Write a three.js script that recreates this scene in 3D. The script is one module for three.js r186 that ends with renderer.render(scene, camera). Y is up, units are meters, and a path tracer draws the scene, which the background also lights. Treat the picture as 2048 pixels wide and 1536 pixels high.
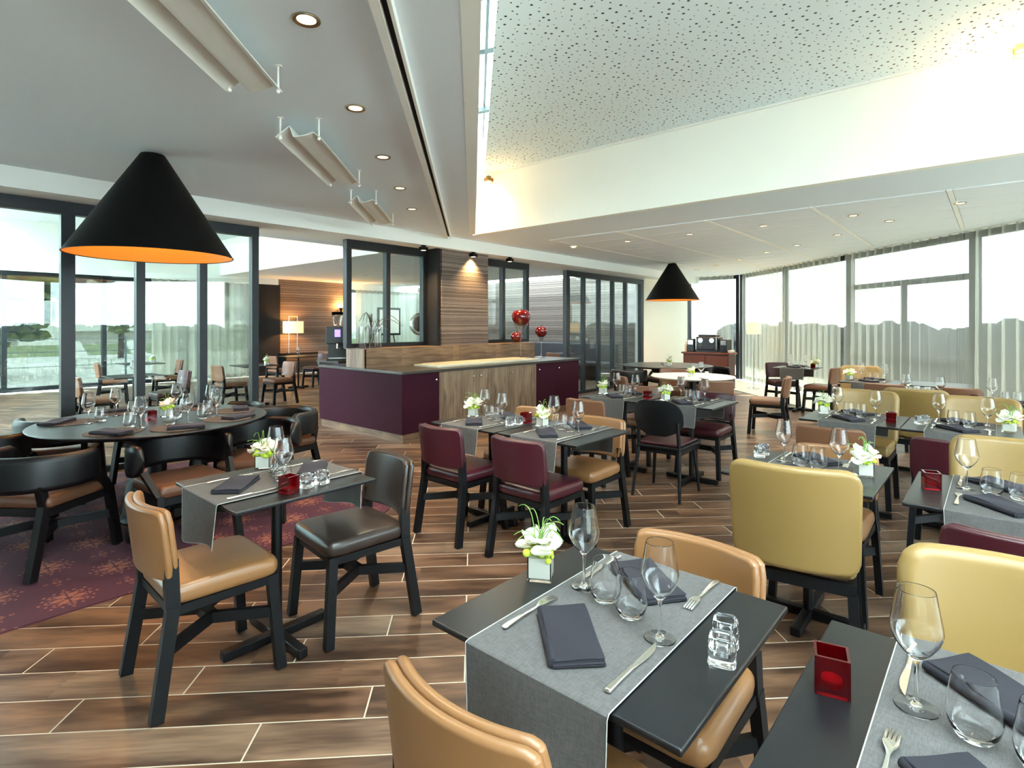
import * as THREE from 'three';
import { mergeGeometries, mergeVertices, toCreasedNormals } from 'three/addons/utils/BufferGeometryUtils.js';
import { RectAreaLightUniformsLib } from 'three/addons/lights/RectAreaLightUniformsLib.js';

RectAreaLightUniformsLib.init();
const scene = new THREE.Scene();
const PI = Math.PI;

// ---------------------------------------------------------------- camera, sky, exposure
const EYE = 1.48, YAW = 41 * PI / 180, FOCAL = 1115;
const camera = new THREE.PerspectiveCamera(2 * Math.atan(768 / FOCAL) * 180 / PI, 2048 / 1536, 0.05, 200);
camera.position.set(0, EYE, 0);
camera.lookAt(Math.cos(YAW) * 10, EYE, -Math.sin(YAW) * 10);
camera.setViewOffset(2048, 1536, 0, 118, 2048, 1536);
scene.background = new THREE.Color().setRGB(0.84, 0.96, 1.06);
scene.backgroundIntensity = 4.5;
const renderer = new THREE.WebGLRenderer();
renderer.toneMapping = THREE.LinearToneMapping;
renderer.toneMappingExposure = 5.2;
renderer.shadowMap.enabled = true;

// ---------------------------------------------------------------- helpers
let seed = 7;
const rnd = () => { seed |= 0; seed = seed + 0x6D2B79F5 | 0; let t = Math.imul(seed ^ seed >>> 15, 1 | seed); t = t + Math.imul(t ^ t >>> 7, 61 | t) ^ t; return ((t ^ t >>> 14) >>> 0) / 4294967296; };
const rr = (a, b) => a + (b - a) * rnd();
const hash = (x, y) => { let h = Math.imul(x, 374761393) + Math.imul(y, 668265263) | 0; h = Math.imul(h ^ h >>> 13, 1274126177); return ((h ^ h >>> 16) >>> 0) / 4294967296; };
function vnoise(x, y, px = 1e9, py = 1e9) {
  const xi = Math.floor(x), yi = Math.floor(y), fx = x - xi, fy = y - yi, m = (a, n) => ((a % n) + n) % n;
  const u = fx * fx * (3 - 2 * fx), v = fy * fy * (3 - 2 * fy);
  const a = hash(m(xi, px), m(yi, py)), b = hash(m(xi + 1, px), m(yi, py)), c = hash(m(xi, px), m(yi + 1, py)), d = hash(m(xi + 1, px), m(yi + 1, py));
  return a + (b - a) * u + (c - a) * v + (a - b - c + d) * u * v;
}
function tex(w, h, fn, srgb = true) {
  const data = new Uint8Array(w * h * 4);
  for (let j = 0; j < h; j++) for (let i = 0; i < w; i++) {
    const c = fn(i, j), k = (j * w + i) * 4;
    data[k] = Math.max(0, Math.min(255, c[0])); data[k + 1] = Math.max(0, Math.min(255, c[1])); data[k + 2] = Math.max(0, Math.min(255, c[2])); data[k + 3] = 255;
  }
  const t = new THREE.DataTexture(data, w, h, THREE.RGBAFormat);
  t.wrapS = t.wrapT = THREE.RepeatWrapping; t.magFilter = THREE.LinearFilter; t.minFilter = THREE.LinearMipmapLinearFilter; t.generateMipmaps = true;
  if (srgb) t.colorSpace = THREE.SRGBColorSpace;
  t.needsUpdate = true; return t;
}
const mat = (color, roughness = 0.6, o = {}) => new THREE.MeshPhysicalMaterial({ color, roughness, ...o });
const names = {};
function numbered(n) { const k = names[n] = (names[n] ?? -1) + 1; return k ? n + '_' + String(k).padStart(3, '0') : n; }
function shade(o) { o.traverse(m => { if (m.isMesh) { m.castShadow = m.receiveShadow = true; } }); return o; }
function norm(g) {
  g = g.index ? g.toNonIndexed() : g;
  const out = new THREE.BufferGeometry();
  out.setAttribute('position', g.attributes.position);
  if (!g.attributes.normal) g.computeVertexNormals();
  out.setAttribute('normal', g.attributes.normal);
  out.setAttribute('uv', g.attributes.uv || new THREE.BufferAttribute(new Float32Array(g.attributes.position.count * 2), 2));
  return out;
}
const mg = (...l) => { const f = l.flat(9); return f.length === 1 ? norm(f[0]) : mergeGeometries(f.map(norm)); };
function part(name, geo, m, parent) { const o = new THREE.Mesh(Array.isArray(geo) ? mg(geo) : geo, m); o.name = name; o.castShadow = o.receiveShadow = true; parent.add(o); return o; }
function tag(o, label, category, group, kind) { o.userData = {}; if (label) o.userData.label = label; if (category) o.userData.category = category; if (group) o.userData.group = group; if (kind) o.userData.kind = kind; return o; }
function thing(name, label, category, p = [0, 0, 0], turn = 0, group) { const o = new THREE.Group(); o.name = numbered(name); scene.add(o); o.position.set(...p); o.rotation.y = turn; return tag(o, label, category, group); }
function single(name, geo, m, label, category, p = [0, 0, 0], turn = 0, group) { const o = part(numbered(name), geo, m, scene); o.position.set(...p); o.rotation.y = turn; return tag(o, label, category, group); }
function struct(name, geo, m) { const o = part(name, geo, m, scene); o.userData.kind = 'structure'; return o; }
function structG(name) { const o = new THREE.Group(); o.name = name; scene.add(o); o.userData.kind = 'structure'; return o; }
function dup(src, p, turn, label, group) { const o = src.clone(); o.name = numbered(src.name.replace(/_\d{3}$/, '')); scene.add(o); o.position.set(...p); o.rotation.y = turn; o.userData = { ...src.userData, label }; if (group) o.userData.group = group; return o; }
const V = (...a) => new THREE.Vector3(...a);
function box(w, h, d, x = 0, y = 0, z = 0) { return new THREE.BoxGeometry(w, h, d).translate(x, y, z); }
const bx = (x0, x1, y0, y1, z0, z1) => box(x1 - x0, y1 - y0, z1 - z0, (x0 + x1) / 2, (y0 + y1) / 2, (z0 + z1) / 2);
function uvBox(g, s = 1) { // uv in metres by dominant normal
  g = g.index ? g.toNonIndexed() : g; g.computeVertexNormals();
  const p = g.attributes.position, n = g.attributes.normal, uv = new Float32Array(p.count * 2);
  for (let i = 0; i < p.count; i++) {
    const ax = Math.abs(n.getX(i)), ay = Math.abs(n.getY(i)), az = Math.abs(n.getZ(i)), x = p.getX(i), y = p.getY(i), z = p.getZ(i);
    const [u, v] = ay > ax && ay > az ? [x, z] : ax > az ? [z, y] : [x, y];
    uv[2 * i] = u * s; uv[2 * i + 1] = v * s;
  }
  g.setAttribute('uv', new THREE.BufferAttribute(uv, 2)); return g;
}
function bar(a, b, w, h, roll = V(0, 1, 0)) { // box from a to b, section w (sideways) x h (towards roll)
  const A = V(...a), B = V(...b), d = B.clone().sub(A), L = d.length(); d.normalize();
  let r = roll.clone(); if (Math.abs(r.dot(d)) > 0.95) r = V(0, 0, 1);
  const s = V().crossVectors(d, r).normalize(), u = V().crossVectors(s, d).normalize();
  return new THREE.BoxGeometry(w, h, L).applyMatrix4(new THREE.Matrix4().makeBasis(s, u, d.clone().negate()).setPosition(A.add(B).multiplyScalar(0.5)));
}
function rod(a, b, r0, r1 = r0, seg = 10) {
  const A = V(...a), B = V(...b), d = B.clone().sub(A), L = d.length();
  return new THREE.CylinderGeometry(r1, r0, L, seg).applyQuaternion(new THREE.Quaternion().setFromUnitVectors(V(0, 1, 0), d.normalize())).translate(...A.add(B).multiplyScalar(0.5).toArray());
}
function smooth(g, crease) { g.deleteAttribute('uv'); g.deleteAttribute('normal'); g = mergeVertices(g, 1e-5); if (crease) return toCreasedNormals(g, crease); g.computeVertexNormals(); return g; }
function rbox(w, h, d, r, n = [8, 4, 2], warp) { // rounded box, finely divided so that warp(v) may bend it
  const K = 3, [nx, ny, nz] = n.map(a => a + 2 * K);
  const g = new THREE.BoxGeometry(2, 2, 2, nx, ny, nz), p = g.attributes.position;
  const map = (t, n, L) => { const i = Math.round((t + 1) / 2 * n), q = Math.min(r, L / 2 - 1e-4); if (i <= K) return -L / 2 + q * (1 - Math.cos(i / K * PI / 2)) * 1; if (i >= n - K) return L / 2 - q * (1 - Math.cos((n - i) / K * PI / 2)); return -L / 2 + q + (L - 2 * q) * (i - K) / (n - 2 * K); };
  const cl = (a, L) => { const q = Math.max(0, L / 2 - Math.min(r, L / 2 - 1e-4)); return Math.max(-q, Math.min(q, a)); };
  const v = V(), c = V(), rad = Math.min(r, w / 2 - 1e-4, h / 2 - 1e-4, d / 2 - 1e-4);
  const q3 = L => Math.max(0, L / 2 - rad);
  for (let i = 0; i < p.count; i++) {
    v.set(map(p.getX(i), nx, w), map(p.getY(i), ny, h), map(p.getZ(i), nz, d));
    c.set(Math.max(-q3(w), Math.min(q3(w), v.x)), Math.max(-q3(h), Math.min(q3(h), v.y)), Math.max(-q3(d), Math.min(q3(d), v.z)));
    v.sub(c); if (v.lengthSq() > 1e-12) v.setLength(rad); v.add(c);
    if (warp) warp(v);
    p.setXYZ(i, v.x, v.y, v.z);
  }
  return smooth(g);
}
function pillow(w, h, d, rad, rc, n, warp, flat = false) { // rounded rectangle w x h, thickness d, edge radius rad, corner radius rc; flat lays it down (h along z)
  const K = 4, [nx, ny] = n.map(a => a + 2 * K), g = new THREE.BoxGeometry(2, 2, 2, nx, ny, 1), p = g.attributes.position, v = V();
  const map = (t, n, L) => { const i = Math.round((t + 1) / 2 * n), f = k => rad * (1 - Math.cos(k / K * PI / 2)); return i <= K ? -L / 2 + f(i) : i >= n - K ? L / 2 - f(n - i) : -L / 2 + rad + (L - 2 * rad) * (i - K) / (n - 2 * K); };
  for (let i = 0; i < p.count; i++) {
    v.set(map(p.getX(i), nx, w), map(p.getY(i), ny, h), p.getZ(i));
    const e = Math.min(w / 2 - Math.abs(v.x), h / 2 - Math.abs(v.y)), q = Math.max(0, Math.min(rad, e));
    v.z = Math.sign(v.z) * (d / 2 - rad + Math.sqrt(rad * rad - (rad - q) * (rad - q)));
    corner(v, w, h, rc);
    if (flat) { const t = v.y; v.y = v.z; v.z = -t; }
    if (warp) warp(v);
    p.setXYZ(i, v.x, v.y, v.z);
  }
  return smooth(g);
}
function bend(v, R) { const a = v.x / R, q = R - v.z; v.x = Math.sin(a) * q; v.z = R - Math.cos(a) * q; }
const corner = (v, w, h, rc, ax = 'y') => { const dx = Math.abs(v.x) - (w / 2 - rc), dy = Math.abs(v[ax]) - (h / 2 - rc); if (dx > 0 && dy > 0) { const k = Math.max(dx, dy) / Math.hypot(dx, dy); v.x = Math.sign(v.x) * (w / 2 - rc + dx * k); v[ax] = Math.sign(v[ax]) * (h / 2 - rc + dy * k); } };
const lathe = (pts, seg = 32) => new THREE.LatheGeometry(pts.map(p => new THREE.Vector2(p[0], p[1])), seg);
function slab(pts, y0, y1, holes = []) { // plan polygon [x,z] extruded from y0 to y1
  const s = new THREE.Shape(pts.map(p => new THREE.Vector2(p[0], -p[1])));
  for (const h of holes) s.holes.push(new THREE.Path(h.map(p => new THREE.Vector2(p[0], -p[1]))));
  return uvBox(new THREE.ExtrudeGeometry(s, { depth: y1 - y0, bevelEnabled: false }).rotateX(-PI / 2).translate(0, y0, 0));
}
function wallBetween(a, b, y0, y1, t) { // vertical slab along plan line a-b, thickness t to the left of a->b
  const dx = b[0] - a[0], dz = b[1] - a[1], L = Math.hypot(dx, dz), nx = dz / L * t, nz = -dx / L * t;
  return slab([a, b, [b[0] + nx, b[1] + nz], [a[0] + nx, a[1] + nz]], y0, y1);
}
function clip(poly, nx, nz, c) { // keep nx*x+nz*z<=c
  const out = [];
  for (let i = 0; i < poly.length; i++) {
    const a = poly[i], b = poly[(i + 1) % poly.length], fa = nx * a[0] + nz * a[1] - c, fb = nx * b[0] + nz * b[1] - c;
    if (fa <= 0) out.push(a);
    if (fa * fb < 0) { const t = fa / (fa - fb); out.push([a[0] + (b[0] - a[0]) * t, a[1] + (b[1] - a[1]) * t]); }
  }
  return out;
}
function spot(x, y, z, tx, ty, tz, color, cd, ang, pen = 0.6, radius = 2) {
  const l = new THREE.SpotLight(color, cd, 0, ang, pen, 2); l.position.set(x, y, z); l.target.position.set(tx, ty, tz); l.castShadow = true; l.shadow.radius = radius; scene.add(l, l.target); return l;
}
function point(x, y, z, color, cd, radius = 2) { const l = new THREE.PointLight(color, cd, 0, 2); l.position.set(x, y, z); l.castShadow = true; l.shadow.radius = radius; scene.add(l); return l; }

// ---------------------------------------------------------------- materials
const woodTone = (w, h, base, dark, sx, sy, s0) => tex(w, h, (i, j) => {
  const x = i / w, y = j / h;
  const warp = vnoise(x * 6 + s0, y * 5, 1e9, 5) * 0.6;
  const g1 = vnoise(x * sx + s0 * 3, (y + warp * 0.03) * sy, 1e9, sy), g2 = vnoise(x * sx * 4, y * sy * 4 + 9, 1e9, sy * 4), g3 = vnoise(x * 3 + s0 * 7, y * 7 + warp * 2 + 30, 1e9, 7);
  const t = Math.max(0, Math.min(1.1, (0.45 * g1 + 0.2 * g2 + 0.42 * g3 - 0.535) * 1.9 + 0.5));
  return [0, 1, 2].map(k => base[k] + (dark[k] - base[k]) * t);
});
const plankMaps = [woodTone(1024, 256, [136, 110, 88], [68, 50, 40], 5, 26, 1), woodTone(1024, 256, [124, 98, 77], [58, 43, 34], 6, 22, 5)];
const plankMats = [];
for (const [k, c] of [[0, '#ffffff'], [1, '#f0e4dc'], [0, '#dccdc4'], [1, '#ffefe2']]) plankMats.push(mat(c, 0.36, { map: plankMaps[k], specularIntensity: 0.8 }));
const M = {
  grout: mat('#c8baa4', 0.8),
  plaster: mat('#e8f0f7', 0.9), white: mat('#eff1ee', 0.85), panel: mat('#e8eef4', 0.85), profile: mat('#f2f1ec', 0.5),
  fascia: mat('#f6f5ee', 0.85),
  frame: mat('#14191f', 0.42, { metalness: 0.3 }), black: mat('#040507', 0.55, { specularIntensity: 0.4 }), slot: mat('#060606', 0.9),
  blackwood: mat('#050609', 0.5, { specularIntensity: 0.6 }), blackleather: mat('#06070b', 0.4, { specularIntensity: 0.8 }),
  tan: mat('#855c37', 0.36, { clearcoat: 0.15, clearcoatRoughness: 0.4 }), brown: mat('#704a33', 0.4), seatBrown: mat('#5a3a28', 0.45), darkbrown: mat('#2b201a', 0.33, { clearcoat: 0.2, clearcoatRoughness: 0.35 }),
  burgundy: mat('#3c0f19', 0.36, { clearcoat: 0.15, clearcoatRoughness: 0.4 }), yellow: mat('#8c7040', 0.4),
  seam: mat('#c9b28c', 0.6),
  table: mat('#0f1114', 0.32), metalBlack: mat('#08090c', 0.42, { metalness: 0.2, specularIntensity: 0.7 }),
  whitetop: mat('#e9e6da', 0.4),
  napkin: mat('#18161f', 0.85, { sheen: 0.4, sheenRoughness: 0.5, sheenColor: new THREE.Color('#8880a0') }),
  hem: mat('#a5a59e', 0.8), placemat: mat('#4a433c', 0.8),
  steel: mat('#eeece4', 0.24, { metalness: 1 }), chrome: mat('#cfcdc6', 0.15, { metalness: 1 }), brass: mat('#8a6a40', 0.3, { metalness: 0.9 }),
  crystal: mat('#ffffff', 0.0, { transmission: 1, thickness: 0.004, ior: 1.5 }),
  glass: mat('#ffffff', 0.0, { transmission: 1, thickness: 0.003, ior: 1.33 }),
  pane: mat('#eef4f2', 0.0, { transmission: 1, thickness: 0, ior: 1.52 }),
  tint: mat('#8f9492', 0.0, { transmission: 1, thickness: 0, ior: 1.52 }),
  tintLight: mat('#a6a8a4', 0.0, { transmission: 1, thickness: 0, ior: 1.52 }),
  red: mat('#a00a18', 0.03, { transmission: 0.92, thickness: 0.004, ior: 1.5 }),
  wax: mat('#c4152a', 0.5), 
  petal: mat('#f7f4e6', 0.7, { transmission: 0.25, thickness: 0 }), leaf: mat('#6f9a3c', 0.6, { transmission: 0.2, thickness: 0 }), moss: mat('#b6cc3c', 0.9), vaseFill: mat('#e9e8dc', 0.8), stem: mat('#3f5a2a', 0.7),
  burgLaminate: mat('#331320', 0.6, { specularIntensity: 0.15 }), darkTop: mat('#35332f', 0.3), induct: mat('#b9b7a6', 0.22),
  gold: mat('#b8803a', 0.4, { metalness: 0.6 }),
  sheer: mat('#f3f3ec', 0.43, { transmission: 0.86, thickness: 0, ior: 1.1, side: THREE.DoubleSide }),
  sheerGrey: mat('#d8d6ca', 0.7, { transmission: 0.75, thickness: 0, ior: 1.1, side: THREE.DoubleSide }),
  lampWarm: mat('#fff0d0', 0.5, { emissive: '#ffe0a8', emissiveIntensity: 1.6 }), shadeLit: mat('#f6dfae', 0.8, { emissive: '#ffd48a', emissiveIntensity: 0.25 }),
  ring: mat('#b8a98c', 0.3, { metalness: 0.9 }), reflector: mat('#e4e4de', 0.6),
  apple: mat('#5e040b', 0.16, { clearcoat: 0.8, clearcoatRoughness: 0.08 }),
  sideTop: mat('#6b3a26', 0.4), blackPlastic: mat('#111216', 0.3), benchCloth: mat('#3a3c42', 0.8), mirror: mat('#e8e8e4', 0.03, { metalness: 1 }), screen: mat('#241a50', 0.3, { emissive: '#7a66ff', emissiveIntensity: 0.8 }),
  navy: mat('#0c0f16', 0.9), whitePaint: mat('#e6e3d6', 0.6), chairWood: mat('#4a2418', 0.45),
  terrace: mat('#d9d5c8', 0.9), grass: mat('#8d9468', 1), hedge: mat('#33363c', 1), paleFloor: mat('#e4decb', 0.35), concrete: mat('#c9c5b6', 0.9), foliage: mat('#6b7436', 0.9), foliage2: mat('#3f4a28', 0.9), bark: mat('#4a3a2c', 0.9), darkGlass: mat('#3b4650', 0.15), steelBlue: mat('#7d8c90', 0.5, { metalness: 0.3 }),
};
{ // woven runner
  const wv = tex(256, 256, (i, j) => { const a = vnoise(i * 0.9, j * 0.07, 1e9, 1e9), b = vnoise(i * 0.07 + 40, j * 0.9, 1e9, 1e9), v = 60 + 34 * (0.5 * a + 0.5 * b) + 10 * ((i + j) & 1); return [v, v, v + 2]; });
  M.runner = mat('#fff6ec', 0.85, { map: wv });
  // striped wallpaper: irregular thin horizontal threads
  const wp = tex(256, 1024, (i, j) => {
    const y = j / 1024, w = vnoise(i / 40, j / 60, 6.4 | 0, 17) * 5;
    let v = 0.35 * vnoise(3, (j + w) / 3.1, 9, 330) + 0.4 * vnoise(7, (j + w * 1.5) / 9, 9, 113) + 0.25 * vnoise(i / 3, j / 2, 85, 512);
    const thread = vnoise(11, (j + w * 2) / 5.3, 20, 193) > 0.66 ? 0.35 : 0;
    v = v - thread;
    return [52 + 128 * v, 45 + 116 * v, 42 + 108 * v];
  });
  M.wallpaper = mat('#ffffff', 0.8, { map: wp });
  const lw = wp.clone(); lw.needsUpdate = true;
  // buffet oak, upright and level grain
  const oak = woodTone(512, 512, [140, 117, 95], [96, 75, 58], 4, 60, 3);
  M.oakH = mat('#e8ddd0', 0.5, { map: oak });
  const oakV = oak.clone(); oakV.rotation = PI / 2; oakV.needsUpdate = true; M.oakV = mat('#ffffff', 0.5, { map: oakV });
  // patterned carpet, one motif each 0.42 m
  const N = 512, fl = [];
  const ros = (x, y, r) => { for (let k = 0; k < 6; k++) fl.push([x + Math.cos(k * PI / 3) * r, y + Math.sin(k * PI / 3) * r, r * 0.42]); };
  for (const [ox, oy] of [[0.25, 0.25], [0.75, 0.75]]) {
    for (let k = 0; k < 8; k++) { const a = k * PI / 4; ros(ox + Math.cos(a) * 0.15, oy + Math.sin(a) * 0.15, 0.028); fl.push([ox + Math.cos(a + 0.39) * 0.2, oy + Math.sin(a + 0.39) * 0.2, 0.014]); fl.push([ox + Math.cos(a) * 0.225, oy + Math.sin(a) * 0.225, 0.015]); }
    ros(ox, oy, 0.05); ros(ox, oy, 0.09);
  }
  for (const [ox, oy] of [[0.75, 0.25], [0.25, 0.75]]) { ros(ox, oy, 0.03); for (let k = 0; k < 4; k++) ros(ox + Math.cos(k * PI / 2) * 0.09, oy + Math.sin(k * PI / 2) * 0.09, 0.016); }
  const mask = new Float32Array(N * N);
  for (const [x, y, r] of fl) { const R = Math.ceil(r * N) + 1; for (let j = -R; j <= R; j++) for (let i = -R; i <= R; i++) { const X = Math.round(x * N) + i, Y = Math.round(y * N) + j; if (Math.hypot(X - x * N, Y - y * N) < r * N) mask[((Y % N + N) % N) * N + (X % N + N) % N] = 1; } }
  const cp = tex(N, N, (i, j) => { const t = mask[j * N + i] * (0.55 + 0.45 * hash(i, j)), n = 0.8 + 0.35 * hash(i + 900, j); return [70 * n + (150 - 70 * n) * t, 27 * n + (92 - 27 * n) * t, 43 * n + (66 - 43 * n) * t]; });
  cp.repeat.set(1 / 0.56, 1 / 0.56); M.carpet = mat('#ffffff', 0.95, { map: cp });
  // perforated acoustic board, 0.5 m tile of scattered holes
  const P = 1024, holes = new Uint8Array(P * P).fill(0); let s2 = 12345; const r2 = () => (s2 = (s2 * 1103515245 + 12345) & 0x7fffffff) / 0x7fffffff;
  const pts = [];
  for (let k = 0; k < 6000 && pts.length < 210; k++) { const x = r2() * P, y = r2() * P, r = pts.length < 55 ? 11 : pts.length < 120 ? 7.5 : 4.5; if (pts.some(q => { let a = Math.abs(q[0] - x), b = Math.abs(q[1] - y); a = Math.min(a, P - a); b = Math.min(b, P - b); return a * a + b * b < 46 * 46; })) continue; pts.push([x, y, r]); }
  for (const [x, y, r] of pts) for (let j = -12; j <= 12; j++) for (let i = -12; i <= 12; i++) if (i * i + j * j < r * r) holes[(((y + j | 0) % P + P) % P) * P + ((x + i | 0) % P + P) % P] = 1;
  const pf = tex(P, P, (i, j) => holes[j * P + i] ? [66, 72, 70] : [230, 241, 244]); pf.repeat.set(1, 1); M.perforated = mat('#ffffff', 0.9, { map: pf });
}

// ---------------------------------------------------------------- room shell
const WZ = -6.8, CEIL = 2.85, BACK = -16.2, SUM = 10.1, FX = 6.0, LOW = 2.667;
const frontPlan = [[-3.5, WZ], [15.5, WZ], [15.5, -5.4], [3.6, 6.5], [-3.5, 6.5]];
const SKX = 2.0; // lantern lid ends here; unseen glass roof beyond, added for top light
const lantern = [[FX, -FX + 0.05], [FX, 3.0], [-2.95, 3.0]];
{ // floor: planks laid at 45 degrees, thirds bond
  const floor = structG('floor');
  part('grout_bed', slab([[-3.5, BACK], [13.4, BACK], [13.4, WZ], [15.5, WZ], [15.5, -5.4], [3.6, 6.5], [-3.5, 6.5]], -0.2, -0.0012), M.grout, floor);
  const PW = 0.1865, PL = 1.125, GW = 0.006, list = [];
  const s2 = Math.SQRT1_2, cosY = Math.cos(YAW), sinY = Math.sin(YAW);
  for (let r = -46; r < 130; r++) {
    const p = 1.9475 + PW * (r + 0.5), q0 = -0.785 + 0.375 * r;
    for (let k = -60; k < 60; k++) {
      const q = q0 + PL * (k + 0.5);
      if (q < -11 || q > 12) continue;
      const x = (p + q) * s2, z = (q - p) * s2;
      const inFront = x > -3.1 && z > WZ - 0.3 && z < 6.1 && x + z < 8.3 && x < 15;
      const inBack = x > -3.1 && x < 12.9 && z <= WZ - 0.3 && z > BACK + 0.4;
      if (!inFront && !inBack) continue;
      const d = x * cosY - z * sinY, rt = x * sinY + z * cosY;
      const px = 1024 + FOCAL * rt / d, py = 650 + FOCAL * EYE / d;
      const onCarpet = x < 2.5 && z < -4.0 && z > -6.6 && x > -3;
      const vis = d > 0.5 && px > -250 && px < 2300 && py < 1800 && !onCarpet;
      list.push({ x, z, d, vis });
    }
  }
  const geos = [];
  for (let k = 0; k < 10; k++) {
    const w = PL - GW, h = PW - GW, g = new THREE.ExtrudeGeometry(new THREE.Shape([V(-w / 2, -h / 2), V(w / 2, -h / 2), V(w / 2, h / 2), V(-w / 2, h / 2)]), { depth: 0.003, bevelEnabled: true, bevelThickness: 0.001, bevelSize: 0.001, bevelOffset: -0.001, bevelSegments: 1 }).rotateX(-PI / 2).translate(0, -0.004, 0);
    const pa = g.attributes.position, uv = g.attributes.uv, u0 = rr(0, 1), v0 = Math.floor(rr(0, 5)) * 0.2;
    for (let i = 0; i < pa.count; i++) uv.setXY(i, u0 + pa.getX(i) / 1.6, v0 + pa.getZ(i) / 0.95);
    geos.push(norm(g));
  }
  list.sort((a, b) => (b.vis - a.vis) || a.d - b.d);
  const rest = [[], [], [], []];
  list.forEach((o, i) => {
    const g = geos[Math.floor(rnd() * 10)], m = Math.floor(rnd() * 4);
    if (i < 300 && o.vis) { const pm = part('plank', g, plankMats[m], floor); pm.position.set(o.x, 0, o.z); pm.rotation.y = -PI / 4; }
    else rest[m].push(g.clone().rotateY(-PI / 4).translate(o.x, 0, o.z));
  });
  rest.forEach((l, m) => { const o = part('distant_planks', mergeGeometries(l), plankMats[m], floor); o.userData.kind = 'stuff'; });
  // pale floor strip along the curtain wall and its dark metal edging
  const edge = (a, b) => [[15.45, a - 15.45], [15.45, b - 15.45], [b - 6.4, 6.4], [a - 6.4, 6.4]];
  part('pale_border', slab([[15.45, -6.75], [15.45, -5.45], [3.75, 6.25], [2.15, 6.25], [15.1, -6.7]], -0.002, 0.002), M.paleFloor, floor);
  part('edging_strip', slab(edge(8.34, 8.4).map(p => p), 0.0, 0.004), M.metalBlack, floor);
}
{ // carpet inset under the round table
  const s = new THREE.Shape(); s.moveTo(-3.3, 3.6); s.lineTo(2.45, 3.6); s.quadraticCurveTo(2.87, 3.6, 2.87, 4.05); s.lineTo(2.87, 6.2); s.quadraticCurveTo(2.8, 6.6, 2.4, 6.6); s.lineTo(-3.3, 6.6);
  const g = uvBox(new THREE.ExtrudeGeometry(s, { depth: 0.007, bevelEnabled: false, curveSegments: 16 }).rotateX(-PI / 2));
  single('carpet', g, M.carpet, 'burgundy carpet with gold flower motifs under the round table', 'carpet');
}
// ceiling with the lantern opening
struct('ceiling', slab([[-3.7, WZ + 0.4], [15.7, WZ + 0.4], [15.7, -5.3], [3.7, 6.7], [-3.7, 6.7]], CEIL, CEIL + 0.1, [[[FX + 0.04, -FX - 0.05], [FX + 0.04, 3.04], [-3.05, 3.04]]]), M.plaster);
{ // lantern: fascia, perforated lid, roof slot
  const fascia = structG('trim_1');
  part('fascia_board', bx(FX, FX + 0.1, CEIL - 0.003, 4.3, -FX + 0.05, 3.1), M.fascia, fascia);
  part('cornice', bx(FX - 0.03, FX, 3.69, 3.735, -FX + 0.25, 3.0), M.profile, fascia);
  part('end_board', bx(-3.0, FX, CEIL - 0.003, 4.3, 3.0, 3.1), M.fascia, fascia);
  part('lip_board', wallBetween([-2.95, 3.0], [FX, -FX + 0.05], CEIL - 0.003, 4.3, 0.09), M.fascia, fascia);
  struct('ceiling_perforated', slab([[FX, -FX + 0.24], [FX, 3.0], [SKX, 3.0], [SKX, -SKX + 0.24]], 3.71, 3.76), M.perforated);
  const slotG = structG('window_1');
  part('slot_upstand', wallBetween([FX, -FX + 0.30], [SKX, -SKX + 0.30], 3.76, 4.3, 0.05), M.fascia, slotG);
  part('slot_upstand', bx(SKX, SKX + 0.05, 3.76, 4.3, -SKX + 0.3, 3.0), M.fascia, slotG);
  part('roof_lid', slab([[FX + 0.1, -FX + 0.26], [FX + 0.1, 3.1], [SKX, 3.1], [SKX, -SKX + 0.26]], 4.3, 4.36), M.plaster, slotG);
  part('pane', slab([[FX, -FX - 0.02], [FX, -FX + 0.3], [SKX, -SKX + 0.3], [SKX, 3.0], [-3.02, 3.0]], 4.3, 4.31), M.pane, slotG);  // also glazes the added, unseen roof beyond the lid
  for (const [t, y, s] of [[1.6, 3.9, 0.09], [2.35, 4.05, 0.12], [3.0, 3.95, 0.07], [3.8, 4.1, 0.1], [4.7, 4.0, 0.08]]) part('roof_strut', bar([t - 0.02, y, -t + 0.04], [t + 0.14, y + 0.05, -t + 0.2], s, s * 0.6), M.steelBlue, slotG);
  part('roof_rail', bar([1.2, 3.95, -1.06], [5.6, 4.1, -5.4], 0.025, 0.05), M.steelBlue, slotG);
}
{ // track along the diagonal beside the lantern
  const g = structG('trim_2');
  const dg = (off, w, y0, y1, m, n) => part(n, slab([[-3.0 + off, 3.0 + off - 0.05], [6.02 + off, -6.02 + off - 0.05 + 0.0], [6.02 + off + w, -6.02 + off + w - 0.05], [-3.0 + off + w, 3.0 + off + w - 0.05]].map(([x, z]) => [x, Math.max(z, WZ + 0.42)]), y0, y1), m, g);
  dg(-0.275, 0.03, CEIL - 0.055, CEIL, M.profile, 'track_lip');
  dg(-0.245, 0.022, CEIL - 0.02, CEIL, M.slot, 'track_slot');
  dg(-0.223, 0.012, CEIL - 0.05, CEIL, M.profile, 'track_lip');
}
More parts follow.
